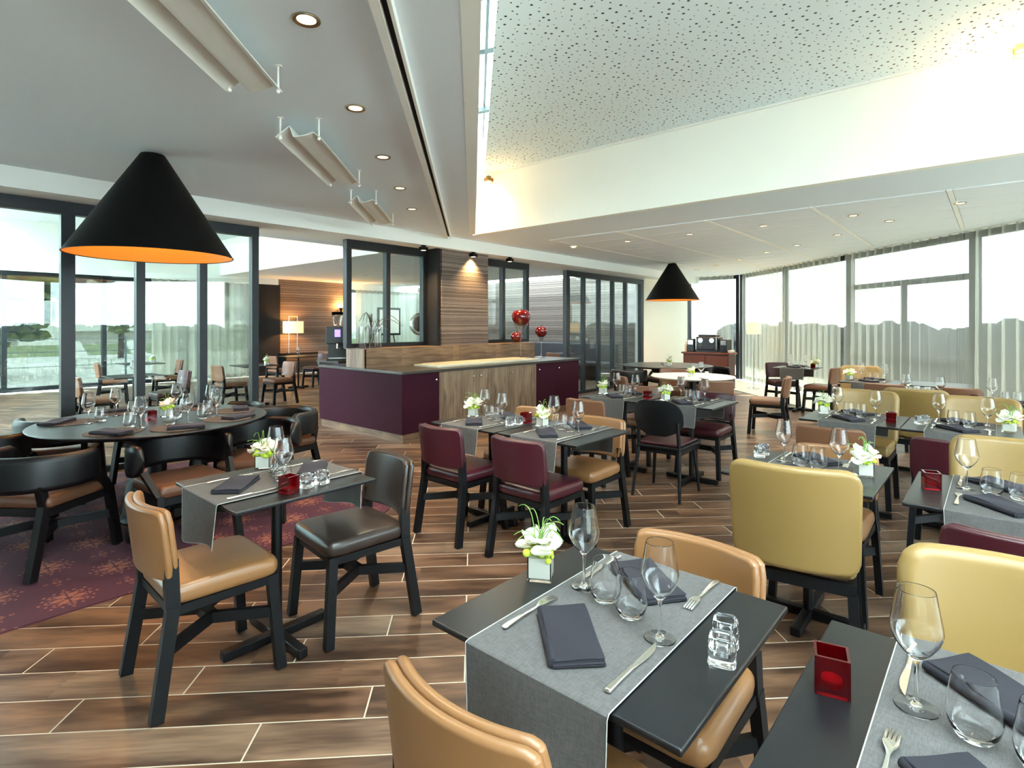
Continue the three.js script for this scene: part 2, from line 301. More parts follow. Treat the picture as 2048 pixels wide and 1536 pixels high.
// bulkhead over the glazed partition
struct('trim_3', bx(-3.5, 15.5, LOW, CEIL + 0.1, WZ - 0.35, WZ + 0.4), M.white);
{ // suspended ceiling panels beyond the fascia, and profiles between the strips
  const g = structG('trim_4');
  const zs = [-5.4, -4.18, -2.86, -1.62, -0.36, 0.9, 2.15], gap = 0.008;
  for (let i = 0; i + 1 < zs.length; i++) for (let x = 7.14; x < 15.2; x += 0.6) {
    let p = [[x + gap, zs[i] + 0.03], [x + 0.6 - gap, zs[i] + 0.03], [x + 0.6 - gap, zs[i + 1] - 0.03], [x + gap, zs[i + 1] - 0.03]];
    p = clip(clip(p, 1, 1, SUM - 0.25), 1, 0, 15.1);
    if (p.length < 3) continue;
    part('ceiling_panel', slab(p, CEIL - 0.012, CEIL), M.panel, g);
  }
  for (const z of zs) { const x1 = Math.min(15.1, SUM - 0.28 - z); if (x1 > 7.2) part('profile_strip', bx(7.14, x1, CEIL - 0.016, CEIL, z - 0.022, z + 0.022), M.profile, g); }
}
// solid walls out of view close the room
struct('wall_left', [bx(-3.7, -3.5, 0, 0.4, BACK, WZ - 0.2), bx(-3.7, -3.5, CEIL - 0.1, 3.9, BACK, WZ - 0.2), bx(-3.7, -3.5, 0, CEIL + 0.1, WZ - 0.2, 6.7)], M.white);
struct('wall_rear', [bx(-3.7, 3.8, 0, 0.4, 6.5, 6.7), bx(-3.7, 3.8, CEIL - 0.1, CEIL + 0.1, 6.5, 6.7)], M.white);
// back room shell
struct('ceiling_back', slab([[6.42, WZ - 0.3], [12.5, WZ - 0.3], [12.5, BACK - 0.2], [6.42, BACK - 0.2]], CEIL, CEIL + 0.1), M.plaster);
struct('window_10', bx(12.5, 13.5, CEIL + 0.04, CEIL + 0.05, BACK - 0.2, WZ - 0.3), M.pane);  // roof glass added out of view to wash the striped wall
struct('ceiling_back_low', slab([[-3.7, WZ - 0.3], [-3.7, -8.5], [6.42, -8.5], [6.42, WZ - 0.3]], CEIL, CEIL + 0.1), M.plaster);
struct('ceiling_back_high', slab([[1.5, -8.5], [6.5, -8.5], [6.5, BACK - 0.2], [1.5, BACK - 0.2]], 3.8, 3.9), M.plaster);
struct('window_8', slab([[-3.7, -8.5], [1.5, -8.5], [1.5, BACK - 0.2], [-3.7, BACK - 0.2]], 3.85, 3.86), M.pane);  // unseen roof glass, added to brighten the back room
struct('trim_5', bx(6.34, 6.42, CEIL - 0.003, 3.82, BACK, -8.5), M.fascia);
struct('trim_6', bx(-3.7, 6.42, CEIL - 0.003, 3.82, -8.58, -8.5), M.fascia);
struct('wall_back', uvBox(bx(8.0, 10.4, 0, CEIL, BACK - 0.2, BACK)), M.wallpaper);
struct('wall_back_lintel', bx(-3.7, 13.5, LOW, 3.9, BACK - 0.2, BACK - 0.01), M.white);
struct('wall_navy', bx(7.15, 8.0, 0, LOW, BACK - 0.15, BACK + 0.1), M.navy);
struct('wall_right_back', uvBox(bx(13.3, 13.5, 0, CEIL, BACK, WZ - 0.2)), M.wallpaper);
struct('wall_end', bx(12.86, 15.5, 0, LOW, WZ - 0.2, WZ + 0.05), M.whitePaint);
// outer glazing lines: posts and glass
function glazing(name, a, b, posts, y1, transom, glass = M.tint, clear = []) {
  const g = structG(name), dx = b[0] - a[0], dz = b[1] - a[1], L = Math.hypot(dx, dz), at = t => [a[0] + dx * t / L, a[1] + dz * t / L];
  for (const t of posts) { const p = at(t); part('post', box(0.09, y1, 0.12).rotateY(-Math.atan2(dz, dx)).translate(p[0], y1 / 2, p[1]), M.frame, g); }
  for (let i = 0; i + 1 < posts.length; i++) {
    const p = at(posts[i] + 0.045), q = at(posts[i + 1] - 0.045);
    part('rail', [bar([...[p[0], 0.05, p[1]]], [q[0], 0.05, q[1]], 0.08, 0.1), bar([p[0], y1 - 0.05, p[1]], [q[0], y1 - 0.05, q[1]], 0.08, 0.1)], M.frame, g);
    part('pane', bar([p[0], y1 / 2, p[1]], [q[0], y1 / 2, q[1]], 0.008, y1 - 0.2), clear.includes(i) ? M.pane : glass, g);
    if (transom && transom.includes(i)) {
      part('transom', bar([p[0], 2.2, p[1]], [q[0], 2.2, q[1]], 0.1, 0.09), M.frame, g);
      const m = [(p[0] + q[0]) / 2, (p[1] + q[1]) / 2];
      part('door_stile', bar([m[0], 0.1, m[1]], [m[0], 2.2, m[1]], 0.09, 0.09), M.frame, g);
      part('push_bar', bar([p[0], 0.95, p[1]], [q[0], 0.95, q[1]], 0.06, 0.05), M.frame, g);
    }
  }
}
const diag = u => [(SUM + 0.25) / 2 + u * Math.SQRT1_2, (SUM + 0.25) / 2 - u * Math.SQRT1_2];
glazing('window_2', diag(-2.6), diag(14.7), [0, 2.5, 5.0, 7.5, 10.25, 12.95, 15.2, 17.3], CEIL, [4], M.tintLight, [0, 1]);
glazing('window_6', [-3.6, BACK], [-3.6, WZ], [0.1, 2.4, 4.7, 7.0, 9.3], CEIL, null, M.pane);  // side glazing added out of view, lets more daylight into the back room
glazing('window_7', [-3.6, 6.6], [3.6, 6.6], [0, 1.8, 3.6, 5.4, 7.2], CEIL, null, M.pane);  // windows behind the camera, added as fill for the foreground
glazing('window_3', [15.62, -5.35], [15.62, WZ], [0, 1.4], CEIL, null, M.tintLight);
glazing('window_4', [-3.5, BACK - 0.1], [7.2, BACK - 0.1], [0, 1.8, 3.6, 5.4, 7.2, 9.0, 10.6], LOW);
glazing('window_5', [10.4, BACK - 0.1], [13.4, BACK - 0.1], [0, 1.5, 3.0], LOW);

// partition between the rooms
function framed(name, x0, x1, y0, y1, posts, label, z = WZ) {
  const g = thing(name, label, 'glass partition', [0, 0, 0]);
  part('head_rail', bx(x0, x1, y1 - 0.12, y1, z - 0.05, z + 0.05), M.frame, g);
  part('bottom_rail', bx(x0, x1, y0, y0 + 0.06, z - 0.04, z + 0.04), M.frame, g);
  posts.forEach(([x, w]) => part('post', bx(x - w / 2, x + w / 2, y0 + 0.06, y1 - 0.12, z - 0.045, z + 0.045), M.frame, g));
  for (let i = 0; i + 1 < posts.length; i++) part('pane', bx(posts[i][0] + posts[i][1] / 2, posts[i + 1][0] - posts[i + 1][1] / 2, y0 + 0.06, y1 - 0.12, z - 0.004, z + 0.004), M.pane, g);
  return g;
}
framed('glass_partition', -3.45, 3.09, 0, LOW, [[-3.4, 0.1], [-2.5, 0.08], [-1.8, 0.08], [-1.15, 0.08], [-0.55, 0.1], [0.05, 0.08], [0.65, 0.08], [1.25, 0.11], [1.855, 0.08], [2.466, 0.08], [3.05, 0.08]], 'black framed glass wall behind the round table at left');
framed('glass_screen', 4.3, 5.74, 1.16, LOW, [[4.34, 0.08], [5.0, 0.07], [5.7, 0.08]], 'black framed glass screen over the buffet, left of the pillar');
framed('glass_screen', 6.9, 8.27, 1.16, LOW - 0.02, [[6.94, 0.07], [7.55, 0.07], [8.23, 0.08]], 'black framed glass screen over the buffet, right of the pillar');
framed('folding_glass_door', 9.5, 12.86, 0, LOW - 0.04, [[9.56, 0.13], [10.18, 0.07], [10.8, 0.07], [11.4, 0.07], [12.0, 0.07], [12.78, 0.13]], 'black framed folding glass doors right of the buffet');
{ // pillar
  const p = thing('pillar', 'pillar papered in horizontal brown stripes between the glass screens', 'pillar', [0, 0, 0]);
  part('papered_front', uvBox(bx(5.82, 6.86, 1.15, LOW, -6.9, -6.5)), M.wallpaper, p);
  part('dark_side', bx(5.74, 5.8, 1.15, LOW, -6.9, -6.52), M.navy, p);
}
// sheer curtains
function curtain(name, a, b, label, m = M.sheer, y0 = 0.02, y1 = CEIL - 0.02, pleat = 0.19, amp = 0.07) {
  const L = Math.hypot(b[0] - a[0], b[1] - a[1]), n = Math.round(L / pleat) * 12, ux = (b[0] - a[0]) / L, uz = (b[1] - a[1]) / L, pos = [], idx = [], uv = [];
  const rows = 6, ph = rr(0, 9);
  for (let i = 0; i <= n; i++) {
    const t = i / n * L, k = t / pleat * 2 * PI, w = Math.sin(k + 0.9 * Math.sin(t * 2.1 + ph)) * amp * (0.75 + 0.35 * Math.sin(t * 1.3 + ph));
    for (let r = 0; r <= rows; r++) { const f = r / rows, q = w * (1 - 0.25 * f) + 0.012 * Math.sin(t * 5 + ph) * (1 - f); pos.push(a[0] + ux * t - uz * q, y0 + (y1 - y0) * f, a[1] + uz * t + ux * q); uv.push(t, f * (y1 - y0)); }
  }
  for (let i = 0; i < n; i++) for (let r = 0; r < rows; r++) { const A = i * (rows + 1) + r, B = A + rows + 1; idx.push(A, B, A + 1, B, B + 1, A + 1); }
  const g = new THREE.BufferGeometry(); g.setAttribute('position', new THREE.Float32BufferAttribute(pos, 3)); g.setAttribute('uv', new THREE.Float32BufferAttribute(uv, 2)); g.setIndex(idx); g.computeVertexNormals();
  const o = thing(name, label, 'curtain');
  part('cloth', g, m, o);
  part('heading_tape', bar([a[0], y1 + 0.005, a[1]], [b[0], y1 + 0.005, b[1]], 0.03, 0.03), M.profile, o);
  return o;
}
const cu = u => [SUM / 2 + u * Math.SQRT1_2, SUM / 2 - u * Math.SQRT1_2];
curtain('sheer_curtain', [15.3, WZ + 0.3], [15.3, -5.35], 'white sheer curtain behind the coffee sideboard');
curtain('sheer_curtain', cu(14.35), cu(12.4), 'white sheer curtain between the floor lamp and the burgundy chair');
curtain('sheer_curtain', cu(12.35), cu(10.35), 'white sheer curtain left of the dark door post');
curtain('sheer_curtain', cu(10.2), cu(7.65), 'white sheer curtain veiling the glazed terrace door');
curtain('sheer_curtain', cu(7.6), cu(3.0), 'white sheer curtain at the right edge of the photo');
curtain('sheer_curtain', [4.6, BACK + 0.25], [7.1, BACK + 0.25], 'sheer curtain in the room behind the left glass wall', M.sheerGrey, 0.02, LOW - 0.02);
curtain('sheer_curtain', [10.5, BACK + 0.2], [13.2, BACK + 0.2], 'sheer curtain seen through the screen over the buffet', M.sheerGrey, 0.02, LOW - 0.02);

// ---------------------------------------------------------------- buffet
{
  const X0 = 4.34, X1 = 8.2, Z0 = -7.5, Z1 = -5.57, H = 0.86;
  const b = thing('buffet_counter', 'long burgundy and oak buffet counter with dark worktop', 'buffet counter');
  part('plinth', uvBox(bx(X0 + 0.01, X1 - 0.01, 0, 0.11, Z0 + 0.01, Z1 - 0.012)), M.oakH, b);
  part('carcass', bx(X0 + 0.005, X1 - 0.02, 0.11, H, Z0 + 0.02, Z1 - 0.022), M.burgLaminate, b);
  part('side_panel', bx(X0 - 0.012, X0 + 0.006, 0.11, H, Z0, Z1), M.burgLaminate, b);
  const xs = [4.34, 4.94, 5.64, 6.31, 7.0, 7.53, 8.2], kn = [0.07, -0.05, 0.05, -0.58, -0.48, -0.62];
  for (let i = 0; i < 6; i++) {
    const wood = i > 0 && i < 4, d = part('door', wood ? uvBox(bx(xs[i] + 0.002, xs[i + 1] - 0.002, 0.112, H - 0.003, Z1 - 0.02, Z1)) : bx(xs[i] + 0.002, xs[i + 1] - 0.002, 0.112, H - 0.003, Z1 - 0.02, Z1), wood ? M.oakV : M.burgLaminate, b);
    d.userData.label = wood ? 'pale oak door' : 'burgundy door';
    const kx = [xs[1] - 0.06, xs[2] - 0.07, xs[2] + 0.08, xs[3] + 0.08, xs[4] + 0.07, xs[5] + 0.07][i];
    part('knob', new THREE.SphereGeometry(0.017, 12, 8).scale(1, 1, 0.8).translate(kx, H - 0.1, Z1 + 0.014), M.chrome, d);
  }
  part('worktop', rbox(X1 - X0 + 0.06, 0.035, Z1 - Z0 + 0.06, 0.005, [1, 1, 1]).translate((X0 + X1) / 2, H + 0.0185, (Z0 + Z1) / 2), M.darkTop, b);
  const top = H + 0.036;
  const ih = single('warming_plate', mg(rbox(2.2, 0.03, 0.52, 0.006, [1, 1, 1]).translate(0, 0.015, 0), rbox(2.0, 0.012, 0.36, 0.004, [1, 1, 1]).translate(0, 0.036, 0)), M.induct, 'pale glass warming plate inset on the buffet worktop', 'warming plate', [6.15, top, -5.98]);
  const up = thing('upstand', 'low oak upstand standing along the back of the buffet worktop', 'upstand', [0, top, 0]);
  for (const [a, c] of [[4.38, 6.14], [6.145, 8.05]]) part('upstand_board', uvBox(bx(a, c, 0, 0.25, -6.48, -6.44)), M.oakH, up);
  part('end_board', uvBox(bx(4.36, 4.4, 0, 0.25, -6.86, -6.44)), M.oakV, up);
  part('top_board', uvBox(bx(4.36, 8.05, 0.25, 0.262, -6.9, -6.44)), M.oakH, up);
}
// decorative apples on tall glass trumpets
function appleGeo(r) {
  const pts = []; for (let i = 0; i <= 28; i++) { const a = -PI / 2 + PI * i / 28, k = 1 + 0.12 * Math.sin(a); let y = Math.sin(a) * r * 0.92, x = Math.cos(a) * r * k; if (a > 0.9) y -= (a - 0.9) * (a - 0.9) * r * 0.75; pts.push([Math.max(0, x), y]); }
  return lathe(pts, 28);
}
function trumpet(x, z, h, r, y, label) {
  const t = thing('trumpet_vase', label, 'vase', [x, y, z]);
  part('bowl', lathe([[0.008, h * 0.52], [r * 0.35, h * 0.66], [r * 0.85, h * 0.84], [r, h], [r - 0.004, h], [r * 0.85 - 0.005, h * 0.84], [r * 0.35 - 0.004, h * 0.66], [0.003, h * 0.54]], 28), M.glass, t);
  part('stem', lathe([[0, 0], [0.075, 0], [0.075, 0.004], [0.02, 0.014], [0.008, 0.04], [0.007, h * 0.52], [0, h * 0.52]], 20), M.glass, t);
}
trumpet(7.49, -6.3, 0.72, 0.15, 0.897, 'tall glass trumpet vase holding the larger red apple');
trumpet(8.0, -6.25, 0.50, 0.1, 0.897, 'shorter glass trumpet vase holding a red apple at the buffet end');
function apple(x, y, z, r, label) { const a = thing('decorative_apple', label, 'apple', [x, y, z]); part('skin', appleGeo(r), M.apple, a); part('stalk', rod([0, r * 0.55, 0], [0.01, r * 1.02, 0], 0.008, 0.006), M.bark, a); }
apple(7.49, 1.61, -6.3, 0.165, 'largest glossy red apple atop the tall trumpet vase');
apple(8.0, 1.36, -6.25, 0.112, 'glossy red apple atop the shorter trumpet vase');
apple(7.72, 1.265, -6.6, 0.105, 'glossy red apple resting on the oak upstand');

// ---------------------------------------------------------------- seating
function sideChair(name, label, leather, p, turn, group) { // faces +z
  const t = thing(name, label, 'chair', p, turn, group);
  const W = 0.435, hw = 0.2;
  part('seat', pillow(W, 0.43, 0.075, 0.03, 0.06, [10, 10], v => { const k = 1 - 0.06 * (0.5 - v.z / 0.43); v.x *= k; if (v.y > 0) v.y += 0.012 * (1 - (v.x / 0.24) ** 2) * (1 - (v.z / 0.24) ** 2); }, true).translate(0, 0.435, 0.015), leather, t);
  const lean = v => { bend(v, 0.44); v.z += -0.235 - (v.y - 0.57) * 0.12; };
  const bk = part('backrest', pillow(W, 0.275, 0.027, 0.012, 0.04, [20, 6], v => { v.y += 0.64; v.z += 0.013; lean(v); }), leather, t);
  part('back_pad', pillow(W - 0.004, 0.272, 0.027, 0.012, 0.04, [20, 6], v => { v.y += 0.64; v.z -= 0.0135; lean(v); }), leather, bk);
  for (const s of [-1, 1]) {
    part('leg', bar([s * (hw + 0.012), 0, 0.225], [s * (hw - 0.012), 0.4, 0.195], 0.034, 0.042, V(0, 0, 1)), M.blackwood, t);
    part('leg', [bar([s * (hw + 0.015), 0.0, -0.245], [s * (hw - 0.004), 0.40, -0.185], 0.034, 0.046, V(0, 0, 1)), bar([s * (hw - 0.004), 0.385, -0.185], [s * (hw - 0.014), 0.58, -0.19], 0.03, 0.05, V(0, 0, 1))], M.blackwood, t);
    part('stretcher', [bar([s * (hw + 0.005), 0.245, 0.21], [s * 0.055, 0.245, 0.0], 0.024, 0.045), bar([s * 0.055, 0.245, 0.0], [s * (hw + 0.005), 0.245, -0.21], 0.024, 0.045)], M.blackwood, t);
  }
  part('stretcher_bridge', box(0.14, 0.045, 0.045, 0, 0.245, 0), M.blackwood, t);
  part('seat_rail', [box(0.40, 0.035, 0.03, 0, 0.385, 0.19), box(0.40, 0.035, 0.03, 0, 0.385, -0.18), box(0.03, 0.035, 0.36, 0.19, 0.385, 0), box(0.03, 0.035, 0.36, -0.19, 0.385, 0)], M.blackwood, t);
  return t;
}
function loungeChair(label, p, turn, group) { // high wrapped back
  const t = thing('upholstered_chair', label, 'chair', p, turn, group);
  part('seat', pillow(0.47, 0.43, 0.085, 0.025, 0.05, [8, 8], null, true).translate(0, 0.455, 0.03), M.yellow, t);
  part('backrest', pillow(0.51, 0.46, 0.06, 0.026, 0.065, [22, 12], v => { v.y += 0.665; const k = 1 + 0.06 * (v.y - 0.44); v.x *= k; const e = Math.max(0, v.y - 0.83); v.x *= 1 - e * 0.3; bend(v, 0.45); v.z += -0.235 - (v.y - 0.45) * 0.2; }), M.yellow, t);
  part('apron', [box(0.46, 0.05, 0.03, 0, 0.39, 0.235), box(0.46, 0.05, 0.03, 0, 0.39, -0.205), box(0.03, 0.05, 0.44, 0.215, 0.39, 0.015), box(0.03, 0.05, 0.44, -0.215, 0.39, 0.015)], M.blackwood, t);
  for (const sx of [-1, 1]) for (const sz of [-1, 1]) part('leg', bar([sx * 0.235, 0, sz * 0.235 + 0.015], [sx * 0.218, 0.37, sz * 0.222 + 0.012], 0.038, 0.038, V(0, 0, 1)), M.blackwood, t);
  return t;
}
function tubChair(label, p, turn, group) { // black armchair with wrapped low back
  const t = thing('tub_armchair', label, 'armchair', p, turn, group);
  part('seat', rbox(0.46, 0.08, 0.47, 0.035, [6, 2, 6]).translate(0, 0.42, 0.01), M.seatBrown, t);
  // wrap: a thick band swept round the sitter
  const pos = [], idx = [], n = 36, sec = [[0, 0], [0.028, 0.0], [0.034, 0.03], [0.034, 0.17], [0.022, 0.2], [0, 0.208], [-0.022, 0.2], [-0.03, 0.17], [-0.03, 0.03], [-0.024, 0]];
  for (let i = 0; i <= n; i++) {
    const f = i / n * 2 - 1, a = f * 1.95, rx = 0.285, rz = 0.29, cx = Math.sin(a) * rx, cz = -Math.cos(a) * rz - 0.01 + (Math.abs(a) > 1.57 ? 0.0 : 0), drop = Math.max(0, Math.abs(f) - 0.35) * 0.14, low = 0.492 + Math.abs(f) ** 3 * 0.02;
    const nx = Math.sin(a), nz = -Math.cos(a), k = i === 0 || i === n ? 0.05 : (i === 1 || i === n - 1) ? 0.75 : 1;
    for (const [o, h] of sec) { const hh = h * (1 - drop); pos.push(cx + nx * o * k, low + 0.1 * (1 - k) + hh * k, cz + nz * o * k); }
  }
  const m = sec.length;
  for (let i = 0; i < n; i++) for (let j = 0; j < m; j++) { const A = i * m + j, B = i * m + (j + 1) % m, C = A + m, D = B + m; idx.push(A, B, C, B, D, C); }
  const g = new THREE.BufferGeometry(); g.setAttribute('position', new THREE.Float32BufferAttribute(pos, 3)); g.setIndex(idx); g.computeVertexNormals();
  part('back_wrap', g, M.blackleather, t);
  for (const s of [-1, 1]) {
    part('leg', [bar([s * 0.25, 0, 0.27], [s * 0.225, 0.40, 0.22], 0.04, 0.05, V(0, 0, 1)), bar([s * 0.225, 0.39, 0.22], [s * 0.265, 0.53, 0.09], 0.035, 0.045, V(0, 0, 1))], M.blackwood, t);
    part('leg', [bar([s * 0.2, 0, -0.31], [s * 0.19, 0.40, -0.21], 0.045, 0.05, V(0, 0, 1)), bar([s * 0.19, 0.39, -0.21], [s * 0.19, 0.53, -0.24], 0.04, 0.045, V(0, 0, 1))], M.blackwood, t);
    part('stretcher', [bar([s * 0.235, 0.22, 0.24], [s * 0.06, 0.22, 0], 0.028, 0.05), bar([s * 0.06, 0.22, 0], [s * 0.195, 0.22, -0.255], 0.028, 0.05)], M.blackwood, t);
  }
  part('stretcher_bridge', box(0.15, 0.05, 0.05, 0, 0.22, 0), M.blackwood, t);
  part('seat_frame', [box(0.46, 0.045, 0.035, 0, 0.36, 0.21), box(0.42, 0.045, 0.035, 0, 0.36, -0.2), box(0.035, 0.045, 0.42, 0.2, 0.36, 0), box(0.035, 0.045, 0.42, -0.2, 0.36, 0)], M.blackwood, t);
  return t;
}
const E = PI / 2, Wt = -PI / 2; // facing +x, facing -x
const K0 = {};
function chairAt(kind, x, z, turn, label, group) {
  if (K0[kind]) return dup(K0[kind], [x, kind === 'tub' && x < 4 ? 0.017 : 0.005, z], turn, label, group);
  const p = [x, kind === 'tub' && x < 4 ? 0.017 : 0.005, z];
  return K0[kind] = kind === 'yellow' ? loungeChair(label, p, turn, group) : kind === 'tub' ? tubChair(label, p, turn, group) : sideChair('leather_chair', label, M[kind], p, turn, group);
}
const dg = Math.PI / 180;
chairAt('tan', 0.945, -0.77, E, 'tan leather chair at the bottom edge, its back to the camera', 'tan leather chairs');
chairAt('tan', 1.52, -0.73, Wt, 'tan leather chair on the far side of the front centre table', 'tan leather chairs');
chairAt('tan', 0.945, -2.555, E - 2 * dg, 'tan leather chair standing by the carpet edge at left', 'tan leather chairs');
chairAt('darkbrown', 1.612, -2.48, Wt - 6 * dg, 'dark brown leather chair facing the tan chair by the carpet');
chairAt('burgundy', 2.80, -2.905, E, 'burgundy leather chair nearest the buffet', 'burgundy leather chairs');
chairAt('burgundy', 2.83, -2.23, E, 'burgundy leather chair, nearer of the two seen from behind', 'burgundy leather chairs');
chairAt('tan', 3.40, -2.26, Wt, 'tan leather chair facing the nearer burgundy chair', 'tan leather chairs');
chairAt('tan', 3.46, -2.93, Wt, 'tan leather chair facing the burgundy chair nearest the buffet', 'tan leather chairs');
chairAt('brown', 4.62, -2.92, E, 'brown leather chair left of the black bentwood chair', 'brown leather chairs');
chairAt('burgundy', 5.50, -2.2, Wt, 'burgundy leather chair facing the black bentwood chair', 'burgundy leather chairs');
chairAt('brown', 5.55, -2.95, Wt, 'brown leather chair on the far side of the table left of the bentwood chair', 'brown leather chairs');
// yellow high chairs and their neighbours on the right
chairAt('yellow', 2.80, -0.69, E + 9 * dg, 'yellow high-back chair seen from behind in front of a table');
chairAt('yellow', 1.56, 0.05, Wt, 'large yellow chair back at the right edge, nearest the camera');
chairAt('tan', 3.40, -0.70, Wt, 'tan leather chair facing the tall yellow chair');
chairAt('burgundy', 2.72, 0.06, E, 'burgundy leather chair back cut off by the right edge');
chairAt('yellow', 3.52, 0.06, Wt, 'yellow chair facing the cut off burgundy chair at the right edge');
chairAt('brown', 4.52, -0.86, E, 'brown leather chair tucked under the left end of the long table');
chairAt('burgundy', 4.52, -0.20, E, 'burgundy leather chair tucked under the right end of the long table');
chairAt('yellow', 5.55, -0.88, Wt, 'yellow chair behind the left end of the long table');
chairAt('yellow', 5.58, -0.10, Wt, 'yellow chair behind the right end of the long table');
chairAt('yellow', 6.52, -0.56, E, 'yellow chair back seen from behind between the two long table chairs');
chairAt('yellow', 9.0, -1.42, Wt - 10 * dg, 'yellow chair by the curtain left of the far flower table');
chairAt('brown', 8.15, -0.32, E, 'brown leather chair at the far table below the curtained terrace door', 'brown leather chairs');
chairAt('brown', 8.12, -1.0, E, 'brown leather chair half hidden behind the yellow chair seen from behind', 'brown leather chairs');
chairAt('brown', 6.5, 0.12, E, 'brown leather chair at the right edge behind the yellow chairs', 'brown leather chairs');
chairAt('burgundy', 10.94, -2.96, -51 * dg, 'burgundy leather chair at the far small table by the curtain', 'burgundy leather chairs');
chairAt('brown', 10.44, -2.2, 171 * dg, 'brown leather chair at the far small table by the curtain', 'brown leather chairs');
// around the white round table
for (const [x, z, a, l] of [[6.95, -3.75, 45, 'brown leather chair left of the white round table'], [7.05, -2.75, 125, 'brown leather chair in front of the white round table, back to camera'], [8.05, -2.35, 190, 'brown leather chair seen side-on right of the white round table'], [8.15, -3.8, -70, 'brown leather chair behind the white round table']]) chairAt('brown', x, z, a * dg, l, 'brown leather chairs');
{ // black bentwood chair
  const t = thing('bentwood_chair', 'black bentwood chair with curved shell back and burgundy seat pad', 'chair', [4.62, 0, -2.2], E + 4 * dg);
  part('seat', rbox(0.44, 0.03, 0.43, 0.014, [6, 1, 6], v => { v.x *= 1 - 0.08 * (0.5 - v.z / 0.43); }).translate(0, 0.435, 0), M.blackwood, t);
  part('seat_pad', rbox(0.41, 0.025, 0.40, 0.012, [6, 1, 6], v => { v.x *= 1 - 0.08 * (0.5 - v.z / 0.43); }).translate(0, 0.462, 0), M.burgundy, t);
  part('backrest', pillow(0.46, 0.31, 0.016, 0.007, 0.13, [22, 14], v => { const e = v.y / 0.15, k = e < 0 ? 1 - 0.35 * e * e * e * e : 1 - 0.12 * e ** 6; v.x *= k; v.y += 0.69; bend(v, 0.4); v.z += -0.22 - (v.y - 0.5) * 0.18; }), M.blackwood, t);
  for (const s of [-1, 1]) {
    part('leg', rod([s * 0.215, 0, 0.215], [s * 0.175, 0.43, 0.165], 0.012, 0.018), M.blackwood, t);
    part('leg', [rod([s * 0.21, 0, -0.26], [s * 0.18, 0.45, -0.19], 0.012, 0.019), rod([s * 0.18, 0.44, -0.19], [s * 0.175, 0.66, -0.215], 0.019, 0.014)], M.blackwood, t);
  }
  part('seat_rail', [box(0.38, 0.045, 0.022, 0, 0.40, 0.17), box(0.36, 0.045, 0.022, 0, 0.40, -0.17), box(0.022, 0.045, 0.34, 0.18, 0.40, 0), box(0.022, 0.045, 0.34, -0.18, 0.40, 0)], M.blackwood, t);
}
// tub chairs: angle about the table centre (from +x toward +z), distance
const RC = [1.44, -5.03], RT = [1.45, -4.9];
const rl = ['black tub armchair in front of the round table, leftmost', 'black tub armchair in front of the round table, below the flowers', 'black tub armchair at the right front of the round table', 'black tub armchair at the right of the round table', 'black tub armchair behind the right end of the round table', 'black tub armchair behind the round table, below the pendant', 'black tub armchair behind the left end of the round table', 'black tub armchair at the left photo edge beside the round table'];
[[143, 0.9], [94, 0.9], [50, 0.86], [10, 0.98], [-33, 0.96], [-70, 1.0], [-112, 1.0], [-152, 1.0]].forEach(([a, d], i) => { const x = RC[0] + Math.cos(a * dg) * d, z = RC[1] + Math.sin(a * dg) * d; chairAt('tub', x, z, Math.atan2(RC[0] - x, RC[1] - z), rl[i], 'black tub armchairs'); });
const R2 = [9.55, -4.55];
const fl = ['black tub armchair at the far round table, on its left', 'black tub armchair at the far round table, facing the camera side', 'black tub armchair at the far round table, on its right', 'black tub armchair at the far round table, beside the coffee sideboard'];
[[200, 0.9], [110, 0.9], [40, 0.9], [-30, 0.9]].forEach(([a, d], i) => { const x = R2[0] + Math.cos(a * dg) * d, z = R2[1] + Math.sin(a * dg) * d; chairAt('tub', x, z, Math.atan2(R2[0] - x, R2[1] - z), fl[i], 'black tub armchairs'); });

// ---------------------------------------------------------------- tables
const TH = 0.75;
let sq0;
function squareTable(x, z, label, size = 0.65, turn = 0) {
  if (sq0 && size === 0.65) return dup(sq0, [x, 0, z], turn, label, 'square pedestal tables');
  const t = thing('square_table', label, 'table', [x, 0, z], turn, 'square pedestal tables');
  part('tabletop', rbox(size, 0.016, size, 0.005, [1, 1, 1]).translate(0, TH - 0.008, 0), M.table, t);
  part('mounting_plate', box(0.3, 0.012, 0.3, 0, TH - 0.022, 0), M.metalBlack, t);
  part('pole', rod([0, 0.03, 0], [0, TH - 0.02, 0], 0.024, 0.024, 16), M.metalBlack, t);
  for (let k = 0; k < 4; k++) part('foot', [rbox(0.245, 0.042, 0.045, 0.006, [1, 1, 1]).translate(0.125, 0.027, 0).rotateY(k * PI / 2)], M.metalBlack, t);
  if (size === 0.65) sq0 = t;
  return t;
}
